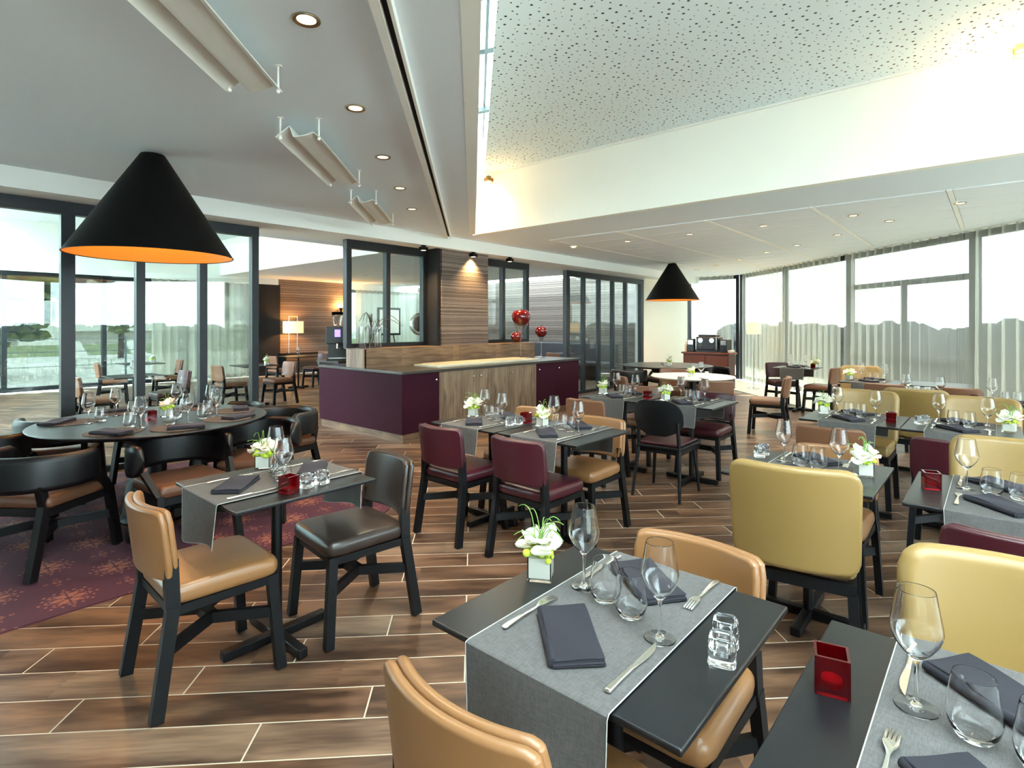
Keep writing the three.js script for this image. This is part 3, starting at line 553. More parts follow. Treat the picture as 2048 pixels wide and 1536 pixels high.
const T = {
  t0: [1.237, -0.733, 'front centre table', 'dark square table in the foreground with stacked glass shakers'],
  t9: [1.24, 0.015, 'bottom right corner table', 'dark square table cut off by the bottom right corner'],
  t1: [1.255, -2.56, 'two-seat table by the carpet', 'dark square table between the tan and dark brown chairs'],
  t2a: [3.105, -2.905, 'burgundy-chair table nearer the buffet', 'dark square table beside the buffet, left of its pair'],
  t2b: [3.115, -2.235, 'nearer burgundy-chair table', 'dark square table with a burgundy and a tan chair, right of its pair'],
  t3a: [5.09, -2.89, 'table left of the bentwood chair', 'dark square table left of the black bentwood chair'],
  t3b: [5.11, -2.185, 'table at the bentwood chair', 'dark square table right behind the black bentwood chair'],
  t4: [3.115, -0.72, 'table behind the tall yellow chair', 'dark square table partly hidden by the tall yellow chair'],
  t5: [3.115, 0.03, 'right edge table with red candle', 'dark square table cut off by the right edge, red candle on its corner'],
  t6a: [5.09, -0.845, 'left half of the long table', 'dark square table, left half of the long row with yellow chairs behind'],
  t6b: [5.09, -0.19, 'right half of the long table', 'dark square table, right half of the long row with yellow chairs behind'],
  t7a: [8.55, -1.22, 'far table by the terrace door', 'dark square table by the terrace door curtain, left one'],
  t7b: [8.6, -0.55, 'farthest right table by the curtain', 'dark square table by the terrace door curtain, right one'],
  t8: [10.5, -2.6, 'far small table by the curtain', 'dark square table between the burgundy and brown chairs by the curtain'],
  t10: [6.86, 0.1, 'right edge table behind the yellow chairs', 'dark square table at the right edge behind the yellow chairs'],
  t10a: [6.86, -0.56, 'table behind the yellow chair back', 'dark square table beyond the yellow chair seen from behind'],
};
for (const k in T) squareTable(T[k][0], T[k][1], T[k][3]);
function roundTable(x, z, r, m, label, base, y = 0) {
  const t = thing('round_table', label, 'table', [x, y, z]);
  part('tabletop', lathe([[0, TH - 0.03], [r - 0.03, TH - 0.03], [r, TH - 0.012], [r, TH - 0.004], [r - 0.004, TH], [0, TH]], 72), m, t);
  part('drum_base', lathe([[0, 0], [base, 0], [base, 0.02], [base * 0.92, 0.05], [base * 0.8, 0.30], [0.06, 0.34], [0.05, TH - 0.03], [0, TH - 0.03]], 36), M.metalBlack, t);
}
roundTable(RT[0], RT[1], 0.78, M.table, 'large dark round table under the big black pendant', 0.24, 0.007);
roundTable(R2[0], R2[1], 0.8, M.table, 'large dark round table under the far black pendant', 0.24);
roundTable(7.75, -3.3, 0.58, M.whitetop, 'white topped round table in the middle distance', 0.2);

// ---------------------------------------------------------------- tableware
const RUN_Y = TH + 0.0025;
function runnerGeo(hang, w, len, ph) { // cloth strip over both ends; flat on top, hanging with a soft fold
  const prof = [], half = len / 2 + 0.004;
  for (let i = 0; i <= 10; i++) prof.push([-half - 0.012, -hang * (1 - i / 10), 1 - i / 10]);
  for (let i = 1; i <= 4; i++) { const a = i / 4 * PI / 2; prof.push([-half - 0.012 + 0.014 * (1 - Math.cos(a)), 0.0 + 0.004 * Math.sin(a), 0]); }
  const n0 = prof.length; for (let i = 1; i < 12; i++) prof.push([-half + 2 * half * i / 12, 0.004, 0]);
  const all = [...prof, ...prof.slice(0, n0).reverse().map(([x, y, h]) => [-x, y, -h])];
  const nw = 16, pos = [], uv = [], idx = []; let L = 0;
  all.forEach(([x, y, h], i) => {
    if (i) L += Math.hypot(x - all[i - 1][0], y - all[i - 1][1]);
    for (let j = 0; j <= nw; j++) {
      const f = j / nw - 0.5, ah = Math.abs(h), s = Math.sign(h);
      const wave = ah * (0.012 * Math.sin(f * 7 + ph + s) + 0.01);
      pos.push(x - s * wave * 1.2, y + 0.0 - ah * 0.018 * Math.sin((f + 0.5) * 3 + ph), f * w * (1 - 0.05 * ah)); uv.push(L * 5, f * w * 5);
    }
  });
  const N = all.length; for (let i = 0; i + 1 < N; i++) for (let j = 0; j < nw; j++) { const A = i * (nw + 1) + j, B = A + nw + 1; idx.push(A, A + 1, B, B, A + 1, B + 1); }
  const g = new THREE.BufferGeometry(); g.setAttribute('position', new THREE.Float32BufferAttribute(pos, 3)); g.setAttribute('uv', new THREE.Float32BufferAttribute(uv, 2)); g.setIndex(idx); g.computeVertexNormals();
  // hem: a thin cord all round
  const at = (i, j) => V(pos[3 * (i * (nw + 1) + j)], pos[3 * (i * (nw + 1) + j) + 1] + 0.0005, pos[3 * (i * (nw + 1) + j) + 2]);
  const loop = []; for (let i = 0; i < N; i++) loop.push(at(i, 0)); for (let j = 1; j <= nw; j++) loop.push(at(N - 1, j)); for (let i = N - 2; i >= 0; i--) loop.push(at(i, nw)); for (let j = nw - 1; j > 0; j--) loop.push(at(0, j));
  const hem = new THREE.TubeGeometry(new THREE.CatmullRomCurve3(loop, true, 'catmullrom', 0.1), 240, 0.0013, 5, true);
  return [g, hem];
}
const rgs = [runnerGeo(0.27, 0.375, 0.65, 0.4), runnerGeo(0.2, 0.375, 0.65, 2.0)];
function runner(x, z, k, where) { const t = thing('table_runner', 'grey woven runner across the ' + where, 'table runner', [x, TH + 0.0005, z], 0, 'grey table runners'); part('cloth', rgs[k][0], M.runner, t); part('hem', rgs[k][1], M.hem, t); }
const wineGlassGeo = (() => {
  const o = [[0, 0], [0.036, 0], [0.0365, 0.0012], [0.034, 0.0025], [0.012, 0.006], [0.0055, 0.011], [0.004, 0.02], [0.0037, 0.075], [0.005, 0.088], [0.012, 0.096], [0.024, 0.108], [0.036, 0.125], [0.0425, 0.143], [0.0435, 0.15], [0.042, 0.16], [0.0365, 0.192], [0.0315, 0.222], [0.0312, 0.2235], [0.0304, 0.222], [0.0353, 0.192], [0.0407, 0.16], [0.0421, 0.15], [0.041, 0.143], [0.0347, 0.126], [0.0228, 0.1095], [0.011, 0.0985], [0, 0.0955]];
  return lathe(o, 40);
})();
const tumblerGeo = lathe([[0, 0], [0.022, 0], [0.027, 0.002], [0.036, 0.016], [0.0405, 0.032], [0.041, 0.04], [0.0385, 0.065], [0.0335, 0.098], [0.0318, 0.108], [0.0312, 0.109], [0.0307, 0.108], [0.0323, 0.098], [0.0372, 0.065], [0.0396, 0.04], [0.039, 0.032], [0.0345, 0.018], [0.025, 0.009], [0, 0.008]], 40);
const shakerGeo = (() => {
  const rad = [[0, 0], [0.024, 0], [0.029, 0.004], [0.0275, 0.014], [0.026, 0.019], [0.029, 0.026], [0.0275, 0.036], [0.0255, 0.04], [0.0275, 0.046], [0.026, 0.056], [0.022, 0.06], [0.018, 0.059], [0.016, 0.05], [0.015, 0.022], [0, 0.016]];
  const g = lathe(rad, 32), p = g.attributes.position;
  for (let i = 0; i < p.count; i++) { const x = p.getX(i), z = p.getZ(i), a = Math.atan2(z, x), k = 1 / Math.pow(Math.abs(Math.cos(a)) ** 5 + Math.abs(Math.sin(a)) ** 5, 0.2); p.setX(i, x * k); p.setZ(i, z * k); }
  g.computeVertexNormals(); return g;
})();
const napkinGeo = (() => { const l = []; for (const [i, w, ox, oz] of [[0, 0.118, 0, 0], [1, 0.116, 0.0015, 0.001], [2, 0.113, -0.001, 0.002], [3, 0.115, 0.001, 0.0005]]) l.push(pillow(0.232 - i * 0.002, w, 0.0056, 0.0027, 0.006, [12, 6], v => { v.y += 0.003 + i * 0.0051 + (i + 1) * 0.0007 * Math.sin(v.x * 22 + i) + (i + 1) * 0.0005 * Math.sin(v.z * 35 + v.x * 20); v.x += ox; v.z += oz; }, true)); l.push(rod([-0.112, 0.0108, 0.0555], [0.112, 0.0108, 0.0555], 0.0098, 0.0098, 12)); return mg(l); })();
function bendCut(g, f) { const p = g.attributes.position; for (let i = 0; i < p.count; i++) p.setY(i, p.getY(i) + f(p.getX(i))); return smooth(g, 0.7); }
const forkGeo = (() => { // handle at -x, tines at +x, 0.2 m
  const s = new THREE.Shape(); s.moveTo(-0.1, -0.007); s.bezierCurveTo(-0.106, -0.004, -0.106, 0.004, -0.1, 0.007); s.bezierCurveTo(-0.06, 0.007, -0.03, 0.003, 0.02, 0.0026); s.bezierCurveTo(0.035, 0.004, 0.04, 0.011, 0.052, 0.0118);
  for (let k = 3; k >= 0; k--) { const y = -0.0118 + k * 0.0064; s.lineTo(0.098, y + 0.0040); s.lineTo(0.100, y + 0.0022); s.lineTo(0.098, y + 0.0006); s.lineTo(0.058, y + 0.0002); if (k) s.lineTo(0.058, y - 0.0022); }
  s.lineTo(0.052, -0.0118); s.bezierCurveTo(0.04, -0.011, 0.035, -0.004, 0.02, -0.0026); s.bezierCurveTo(-0.03, -0.003, -0.06, -0.007, -0.1, -0.007);
  const g = new THREE.ExtrudeGeometry(s, { depth: 0.0012, bevelEnabled: true, bevelThickness: 0.0006, bevelSize: 0.0004, bevelSegments: 2, curveSegments: 8 }).rotateX(-PI / 2);
  return bendCut(g, x => x < 0.01 ? 0.004 * (1 - ((x + 0.05) / 0.06) ** 2) * 0.9 + 0.003 : x < 0.06 ? 0.003 + 0.0055 * Math.sin((x - 0.01) / 0.05 * PI * 0.5 - 0) : 0.0085 - ((x - 0.06) / 0.04) ** 1.6 * 0.006 + 0.0);
})();
const knifeGeo = (() => {
  const h = rbox(0.105, 0.0085, 0.015, 0.004, [8, 1, 1], v => { const k = 0.72 + 0.28 * Math.max(0, -v.x / 0.0525); v.z *= k; v.y = v.y * k + 0.0045; v.x -= 0.055; });
  const s = new THREE.Shape(); s.moveTo(-0.004, -0.0045); s.lineTo(0.02, -0.0065); s.bezierCurveTo(0.06, -0.011, 0.09, -0.009, 0.112, 0.006); s.lineTo(0.03, 0.0055); s.lineTo(-0.004, 0.0045);
  const b = new THREE.ExtrudeGeometry(s, { depth: 0.0014, bevelEnabled: true, bevelThickness: 0.0004, bevelSize: 0.0003, bevelSegments: 1 }).rotateX(-PI / 2).translate(0, 0.003, 0);
  return mg(h, b);
})();
const uses = {};
function put(kind, geo, m, cat, label, x, y, z, turn, group) { return single(kind, geo, m, label, cat, [x, y, z], turn, group); }
function redCandle(x, z, where, turn = 0, lift = 0) {
  const t = thing('candle_holder', 'square red glass candle holder on the ' + where, 'candle holder', [x, TH + 0.0005 + lift, z], turn, 'red candle holders');
  const w = 0.031, h = 0.075, k = 0.005;
  part('glass_cup', [bx(-w, w, 0, 0.008, -w, w), bx(-w, -w + k, 0.008, h, -w, w), bx(w - k, w, 0.008, h, -w, w), bx(-w + k, w - k, 0.008, h, -w, -w + k), bx(-w + k, w - k, 0.008, h, w - k, w)], M.red, t);
  part('tealight', lathe([[0, 0.009], [0.019, 0.009], [0.019, 0.024], [0.0, 0.024]], 20), M.wax, t);
}
// flower vases: glass cube, white sand, moss, orchid petals and grass loops
function petalGeo(len, wid, cup) { return bendPetal(new THREE.PlaneGeometry(1, 1, 8, 8), len, wid, cup); }
function bendPetal(g, len, wid, cup) {
  const p = g.attributes.position;
  for (let i = 0; i < p.count; i++) { const u = p.getX(i) * 2, v = p.getY(i) + 0.5, w = wid * Math.pow(Math.sin(Math.min(1, v * 0.93 + 0.07) * PI), 0.55); const x = u * w, z = v * len; p.setXYZ(i, x, cup * (v * v * 1.2 - 0.25 * v) + 0.25 * x * x / wid + 0.004 * Math.sin(u * 5 + v * 4), z); }
  g.computeVertexNormals(); return g;
}
const petals = [petalGeo(0.052, 0.03, 0.012), petalGeo(0.046, 0.034, -0.008), petalGeo(0.05, 0.024, 0.02)];
function blossom(parent, x, y, z, tilt, turn, scale = 1) {
  for (let k = 0; k < 5; k++) { const o = part('petal', petals[k % 3], M.petal, parent); const e = new THREE.Euler(-tilt * Math.cos(k * 1.257 + turn) - 0.35, k * 1.257 + turn, 0, 'YXZ'); o.rotation.copy(e); o.position.set(x, y, z); o.scale.setScalar(scale); }
}
const bladeGeo = (a, b, c) => new THREE.TubeGeometry(new THREE.QuadraticBezierCurve3(V(...a), V(...b), V(...c)), 14, 0.0014, 5);
function makeVase(seedv, loops) {
  seed = seedv;
  const t = thing('flower_vase', 'x', 'flower vase', [0, 0, 0], 0, 'white orchid vases');
  const w = 0.034, h = 0.072, k = 0.003;
  part('glass_cube', [bx(-w, w, 0, 0.008, -w, w), bx(-w, -w + k, 0.008, h, -w, w), bx(w - k, w, 0.008, h, -w, w), bx(-w + k, w - k, 0.008, h, -w, -w + k), bx(-w + k, w - k, 0.008, h, w - k, w)], M.glass, t);
  part('white_filling', bx(-w + k + 0.001, w - k - 0.001, 0.009, 0.064, -w + k + 0.001, w - k - 0.001), M.vaseFill, t);
  const ms = []; for (let i = 0; i < 26; i++) ms.push(new THREE.IcosahedronGeometry(rr(0.006, 0.013), 1).translate(rr(-0.04, 0.04), rr(0.062, 0.09), rr(-0.04, 0.04)));
  part('moss', ms, M.moss, t);
  blossom(t, 0.005, 0.1, 0.0, 0.3, rr(0, 6), 1.2); blossom(t, -0.028, 0.092, 0.028, 0.7, rr(0, 6), 1.1); blossom(t, 0.022, 0.085, -0.03, 0.6, rr(0, 6), 1.05);
  for (let i = 0; i < loops; i++) { const a = rr(0, 6.28), r = rr(0.02, 0.06), hh = rr(0.14, 0.21); part('grass_blade', bladeGeo([rr(-0.02, 0.02), 0.07, rr(-0.02, 0.02)], [Math.cos(a) * r * 0.4, hh * 1.1, Math.sin(a) * r * 0.4], [Math.cos(a) * r * 1.5, hh * rr(0.75, 1), Math.sin(a) * r * 1.5]), M.leaf, t); }
  return t;
}
const vases = [makeVase(11, 14), makeVase(23, 10)];
let vaseUsed = [0, 0], vk = 0;
function vase(x, z, where, turn = 0, y = TH + 0.0005) {
  const k = vk++ % 2, label = 'white orchids in a glass cube vase on the ' + where;
  if (!vaseUsed[k]) { vaseUsed[k] = 1; const v = vases[k]; v.position.set(x, y, z); v.rotation.y = turn; v.userData.label = label; return v; }
  return dup(vases[k], [x, y, z], turn, label);
}
const glassAt = (x, z, l, y = RUN_Y + 0.003) => put('wine_glass', wineGlassGeo, M.glass, 'wine glass', l, x, y, z, 0, 'wine glasses');
const tumAt = (x, z, l, y = RUN_Y + 0.003) => put('water_tumbler', tumblerGeo, M.glass, 'tumbler', l, x, y, z, 0, 'water tumblers');
const shakerAt = (x, z, l, y = TH + 0.0005) => put('glass_shaker', shakerGeo, M.crystal, 'shaker', l, x, y, z, 0.3, 'glass shakers');
function setting(key, o = {}) {
  const [cx, cz, where] = T[key], Y = RUN_Y + 0.0035;
  runner(cx, cz, o.run ?? 1, where);
  const on = ' on the ' + where;
  glassAt(cx + 0.06, cz - 0.13, 'wine glass, far left one,' + on); glassAt(cx - 0.04, cz + 0.145, 'wine glass, near right one,' + on);
  tumAt(cx + 0.032, cz - 0.045, 'water tumbler, left one,' + on); tumAt(cx + 0.005, cz + 0.045, 'water tumbler, right one,' + on);
  put('napkin', napkinGeo, M.napkin, 'napkin', 'folded dark napkin on the camera side of the ' + where, cx - 0.175, Y, cz - 0.012, o.nap ?? -2.36, 'dark napkins');
  put('napkin', napkinGeo, M.napkin, 'napkin', 'folded dark napkin on the far side of the ' + where, cx + 0.19, Y, cz - 0.005, -2.36 + 0.15, 'dark napkins');
  if (o.cut !== 0) {
    put('fork', forkGeo, M.steel, 'fork', 'steel fork on the camera side of the ' + where, cx - 0.145, Y, cz - 0.152, 0, 'steel forks');
    put('knife', knifeGeo, M.steel, 'knife', 'steel knife on the camera side of the ' + where, cx - 0.18, Y, cz + 0.155, 0, 'steel knives');
    put('fork', forkGeo, M.steel, 'fork', 'steel fork on the far side of the ' + where, cx + 0.225, Y, cz + 0.14, PI, 'steel forks');
    put('knife', knifeGeo, M.steel, 'knife', 'steel knife on the far side of the ' + where, cx + 0.19, Y, cz - 0.155, PI, 'steel knives');
  }
  if (o.vase) vase(cx + o.vase[0], cz + o.vase[1], where, o.vase[2] || 0);
  if (o.candle) redCandle(cx + o.candle[0], cz + o.candle[1], where, o.candle[2] || 0);
  if (o.shaker) { shakerAt(cx + o.shaker[0], cz + o.shaker[1], 'glass shaker, left one,' + on); shakerAt(cx + o.shaker[0] + 0.075, cz + o.shaker[1] + (o.shaker[2] ?? -0.02), 'glass shaker, right one,' + on); }
}
setting('t0', { run: 0, vase: [0.035, -0.262, 0.5], shaker: [-0.03, 0.285] });
setting('t9', { run: 0, candle: [0.025, -0.265, 0.25] });
setting('t1', { vase: [0.06, -0.27, 1], candle: [-0.06, 0.235, 0.2], shaker: [0.03, 0.22, 0.0] });
setting('t2a', { vase: [0.06, -0.26, 2], shaker: [-0.05, 0.23, 0.02], candle: [0.11, 0.25] });
setting('t2b', { vase: [0.06, -0.235, 3] });
setting('t3a', { vase: [0.02, -0.27, 0], candle: [-0.02, 0.27] });
setting('t3b', { vase: [-0.05, -0.24, 1] });
setting('t4', { vase: [0.04, 0.235, 2], shaker: [0.11, -0.27, 0.0] });
setting('t5', { candle: [-0.01, -0.25, 0.3] });
setting('t6a', { vase: [0.1, -0.24, 0.4], candle: [-0.06, 0.25] });
setting('t6b', { vase: [0.0, 0.255, 1.4], shaker: [-0.02, -0.24, 0.03] });
setting('t7a', { cut: 0, vase: [0, -0.26, 1] });
setting('t8', { cut: 0, candle: [-0.1, 0.27], vase: [0.13, 0.255, 1] });
setting('t10', { candle: [-0.1, -0.26] });
setting('t10a', { cut: 0 });
// round table under the big pendant: mats, glasses, napkins
{
  const Y = TH + 0.0075, seats = [[133, 'leftmost front seat'], [93, 'centre front seat'], [50, 'right front seat'], [5, 'right seat'], [-40, 'right back seat'], [-100, 'left back seat'], [-150, 'left seat']];
  const matGeo = lathe([[0, 0], [0.17, 0], [0.17, 0.003], [0, 0.003]], 40);
  for (const [a, s] of seats) {
    const c = Math.cos(a * dg), n = Math.sin(a * dg), x = RT[0] + c * 0.55, z = RT[1] + n * 0.55, w = 'round table, ' + s;
    put('placemat', matGeo, M.placemat, 'placemat', 'round dark placemat on the big ' + w, x, Y, z, 0, 'round placemats');
    put('napkin', napkinGeo, M.napkin, 'napkin', 'folded dark napkin on the big ' + w, x + c * 0.07 + n * 0.03, Y + 0.0035, z + n * 0.07 - c * 0.03, -a * dg + 1.3, 'dark napkins');
    glassAt(x - c * 0.14 + n * 0.1, z - n * 0.14 - c * 0.1, 'wine glass on the big ' + w, a === 93 || a === 50 ? Y : Y);
    tumAt(x - c * 0.19 + n * 0.0, z - n * 0.19 - c * 0.0, 'water tumbler on the big ' + w, Y + (0.0));
  }
  vase(1.53, -4.93, 'big round table', 0.4, TH + 0.0075); redCandle(1.40, -4.86, 'big round table', 0, 0.007); shakerAt(1.56, -4.8, 'glass shaker beside the flowers on the big round table', TH + 0.0075);
}
vase(R2[0] - 0.1, R2[1] + 0.1, 'far dark round table'); shakerAt(R2[0] - 0.4, R2[1] + 0.1, 'glass shaker on the far dark round table');
vase(7.6, -3.25, 'white round table'); shakerAt(7.9, -3.15, 'glass shaker on the white round table');
glassAt(7.45, -3.05, 'wine glass on the white round table', TH + 0.0005);

// ---------------------------------------------------------------- lamps
function pendant(x, z, label) {
  const t = thing('cone_pendant', label, 'pendant lamp', [x, 0, z]);
  part('shade', lathe([[0.575, 2.03], [0.085, CEIL - 0.02], [0.0, CEIL]], 72), M.black, t);
  part('gold_lining', lathe([[0.07, CEIL - 0.06], [0.568, 2.032]], 72), new THREE.MeshPhysicalMaterial({ color: '#c58f45', roughness: 0.45, side: THREE.DoubleSide }), t);
  part('rim', new THREE.TorusGeometry(0.573, 0.004, 6, 72).rotateX(PI / 2).translate(0, 2.03, 0), M.black, t);
  part('bulb', new THREE.SphereGeometry(0.05, 16, 12).translate(0, 2.42, 0), M.lampWarm, t);
  point(x, 2.42, z, '#ffc478', 0.7, 2);
}
pendant(1.47, -5.06, 'huge black cone pendant with gold inside over the near round table');
pendant(11.6, -5.4, 'black cone pendant hanging over the far round table');
const ringGeo = lathe([[0.042, 0], [0.062, 0], [0.062, -0.006], [0.056, -0.009], [0.042, -0.002]], 28), discGeo = lathe([[0, -0.002], [0.042, -0.002]], 24);
let dl0;
function downlight(x, z, label, cd = 14, y = CEIL) {
  let t;
  if (!dl0) { t = dl0 = thing('downlight', label, 'downlight', [x, y, z], 0, 'ceiling downlights'); part('ring', ringGeo, M.ring, t); part('lamp_disc', discGeo, M.lampWarm, t); }
  else t = dup(dl0, [x, y, z], 0, label);
  spot(x, y - 0.02, z, x, 0, z, '#ffeccf', cd * 0.12, 1.05, 0.9, 2);
}
[[1.282, -2.336, 'nearest the camera'], [2.008, -3.055, 'second from the camera'], [2.741, -3.777, 'third from the camera'], [3.473, -4.503, 'fourth from the camera'], [4.194, -5.211, 'farthest from the camera']].forEach(([x, z, l]) => downlight(x, z, 'downlight in the left ceiling row, ' + l, 16));
const ord = ['first', 'second', 'third', 'fourth', 'fifth', 'sixth', 'seventh'];
[[8.05, -5.573], [8.05, -4.52], [8.04, -3.465], [8.02, -2.41], [7.99, -1.344], [7.96, -0.308]].forEach(([x, z], i) => downlight(x, z, 'downlight beyond the fascia, ' + ord[i] + ' from the left', 14, CEIL - 0.012));
[[8.72, -1.055], [9.55, -1.808], [10.34, -2.564], [10.95, -3.236], [11.83, -4.028], [12.67, -4.827], [13.4, -5.6]].forEach(([x, z], i) => downlight(x, z, 'downlight in the row along the curtains, ' + ord[i] + ' from the right', 10, CEIL - (z < -5.4 ? 0 : 0.012)));
[[8.2, -9.2], [9.6, -9.2], [8.2, -11], [9.6, -11], [11, -10], [11.2, -12.5], [9.0, -13.2]].forEach(([x, z], i) => downlight(x, z, 'downlight in the room behind the buffet, ' + ord[i] + ' of the group', 12));
[[0.6, -7.9], [2.4, -7.9], [4.2, -7.9]].forEach(([x, z], i) => downlight(x, z, 'downlight behind the left glass wall, ' + ord[i] + ' from the left', 12));
// long winged reflectors hung along the diagonal
function winged(ax, az, bx_, bz, label) {
  const L = Math.hypot(bx_ - ax, bz - az), t = thing('winged_ceiling_light', label, 'ceiling light', [(ax + bx_) / 2, 0, (az + bz) / 2], Math.atan2(bx_ - ax, bz - az), 'winged ceiling reflectors');
  const sheet = (x0, y0, x1, y1) => bar([x0, y0, 0], [x1, y1, 0], L, 0.006).rotateY(0);
  const lay = (pts) => { const l = []; for (let i = 0; i + 1 < pts.length; i++) { const [x0, y0] = pts[i], [x1, y1] = pts[i + 1], w = Math.hypot(x1 - x0, y1 - y0); l.push(box(w, 0.005, L).rotateZ(Math.atan2(y1 - y0, x1 - x0)).translate((x0 + x1) / 2, (y0 + y1) / 2, 0)); } return l; };
  part('reflector', lay([[-0.095, 2.752], [-0.06, 2.738], [-0.02, 2.728], [0.02, 2.722], [0.035, 2.722]]), M.reflector, t);
  part('left_flange', lay([[-0.14, 2.72], [-0.095, 2.752]]), M.reflector, t);
  part('step', lay([[0.035, 2.722], [0.06, 2.79]]), M.reflector, t);
  part('right_wing', lay([[0.06, 2.79], [0.15, 2.715]]), M.reflector, t);
  for (const sx of [-1, 1]) for (const sz of [-1, 1]) part('hanger_rod', [rod([sx * 0.125, 2.72, sz * (L / 2 - 0.02)], [sx * 0.125, CEIL, sz * (L / 2 - 0.02)], 0.006), new THREE.SphereGeometry(0.012, 8, 6).translate(sx * 0.125, 2.715, sz * (L / 2 - 0.02)), rod([sx * 0.125, CEIL - 0.004, sz * (L / 2 - 0.02)], [sx * 0.125, CEIL, sz * (L / 2 - 0.02)], 0.02)], M.profile, t);
}
winged(0.42, -2.07, 1.34, -2.97, 'winged white ceiling reflector nearest the camera, cut off by the top edge');
winged(1.85, -3.47, 2.77, -4.37, 'winged white ceiling reflector, middle of the three');
winged(3.27, -4.84, 4.15, -5.72, 'winged white ceiling reflector, farthest of the three');
// wall spots
function wallSpot(x, y, z, m, label, tx, ty, tz, cd, r = 0.045) {
  const t = thing('spot_lamp', label, 'spotlight', [x, y, z]);
  part('housing', [rbox(0.12, 0.05, 0.09, 0.012, [1, 1, 1]), box(0.05, 0.05, 0.05, 0.0, 0.03, 0)], m, t);
  part('lens', lathe([[0, -0.027], [r * 0.8, -0.027]], 18), M.lampWarm, t);
  spot(x, y - 0.045, z, tx, ty, tz, '#ffd08a', cd * 0.35, 1.0, 0.9, 2);
}
wallSpot(FX - 0.08, 3.60, -5.6, M.brass, 'small brass spotlight in the corner of the white fascia', 5.95, 2.8, -5.5, 9);
wallSpot(FX - 0.08, 3.62, 0.14, M.brass, 'small brass spotlight at the top right of the fascia', 5.6, 5, 0.1, 0.01);
point(FX - 0.16, 3.60, 0.14, '#ffd08a', 0.45);
for (const [x, l] of [[5.4, 'left'], [6.45, 'middle'], [7.35, 'right']]) wallSpot(x, LOW - 0.05, WZ + 0.36, M.black, 'small black spotlight under the bulkhead above the buffet, ' + l + ' one', x, 1.2, -6.52, 9);

// ---------------------------------------------------------------- far furniture
{ // coffee sideboard in front of the curtain
  const t = thing('sideboard', 'reddish wooden sideboard carrying the coffee station', 'sideboard', [12.62, 0, -4.985], -PI / 2);
  part('carcass', box(1.04, 0.78, 0.42, 0, 0.43, 0), M.chairWood, t);
  part('top', rbox(1.12, 0.04, 0.48, 0.006, [1, 1, 1]).translate(0, 0.84, 0), M.sideTop, t);
  for (const s of [-1, 1]) { const d = part('door', box(0.5, 0.72, 0.02, s * 0.257, 0.43, 0.222), M.sideTop, t); part('knob', new THREE.SphereGeometry(0.015, 10, 8).translate(s * 0.06, 0.5, 0.24), M.chrome, d); }
  part('plinth', box(0.98, 0.05, 0.38, 0, 0.025, -0.01), M.black, t);
  const c = thing('coffee_machine', 'black espresso machine with two chrome dials on the sideboard', 'coffee machine', [12.62, 0.86, -4.98], -PI / 2);
  part('body', [rbox(0.52, 0.3, 0.34, 0.02, [1, 1, 1]).translate(0, 0.2, 0), box(0.46, 0.05, 0.3, 0, 0.025, 0)], M.blackPlastic, c);
  part('cup_tray', rbox(0.4, 0.05, 0.26, 0.01, [1, 1, 1]).translate(0, 0.375, 0), M.blackPlastic, c);
  for (const s of [-1, 1]) { part('dial', rod([s * 0.13, 0.27, 0.17], [s * 0.13, 0.27, 0.185], 0.055, 0.055, 20), M.chrome, c); part('spout', rod([s * 0.13, 0.08, 0.15], [s * 0.13, 0.16, 0.16], 0.012, 0.02), M.chrome, c); part('side_panel', box(0.012, 0.3, 0.02, s * 0.235, 0.2, 0.17), M.chrome, c); }
  for (const s of [-1, 1]) { const b = thing('cup_warmer', s < 0 ? 'black side unit left of the espresso machine' : 'black side unit right of the espresso machine', 'side unit', [12.62, 0.86, -4.98 + s * 0.38], -PI / 2); part('body', rbox(0.16, 0.3, 0.3, 0.012, [1, 1, 1]).translate(0, 0.15, 0), M.blackPlastic, b); part('front_plate', box(0.12, 0.1, 0.004, 0, 0.22, 0.152), M.chrome, b); }
  for (let k = 0; k < 5; k++) { const z = -5.49; if (k < 2) single('white_bottle', lathe([[0, 0], [0.03, 0], [0.03, 0.15], [0.012, 0.19], [0.012, 0.23], [0, 0.23]], 16), M.whitePaint, k ? 'white bottle on the sideboard, nearer the espresso machine' : 'white bottle at the left end of the sideboard', 'bottle', [12.52 + k * 0.1, 0.86, z]); }
  for (let k = 0; k < 3; k++) { const z = -4.475; single('coffee_cup', lathe([[0, 0], [0.025, 0], [0.036, 0.03], [0.04, 0.06], [0.037, 0.06], [0.033, 0.03], [0, 0.006]], 16), M.whitePaint, ['white coffee cup at the right end of the sideboard, front one', 'white coffee cup at the right end of the sideboard, rear one', 'white coffee cup at the right end of the sideboard, inner one'][k], 'cup', [12.5 + k * 0.1, 0.86, z]); }
}
{ // floor lamp
  const t = thing('floor_lamp', 'slim floor lamp with a cream drum shade at the curtain corner', 'floor lamp', [13.5, 0, -4.27]);
  part('base', lathe([[0, 0], [0.14, 0], [0.14, 0.015], [0, 0.02]], 28), M.chrome, t); part('pole', rod([0, 0.015, 0], [0, 1.6, 0], 0.01), M.chrome, t);
  part('shade', lathe([[0.155, 1.27], [0.155, 1.54]], 32), M.shadeLit, t); part('finial', box(0.1, 0.06, 0.01, 0, 1.58, 0), M.chrome, t);
  point(13.5, 1.4, -4.27, '#ffd48a', 0.15, 3);
}
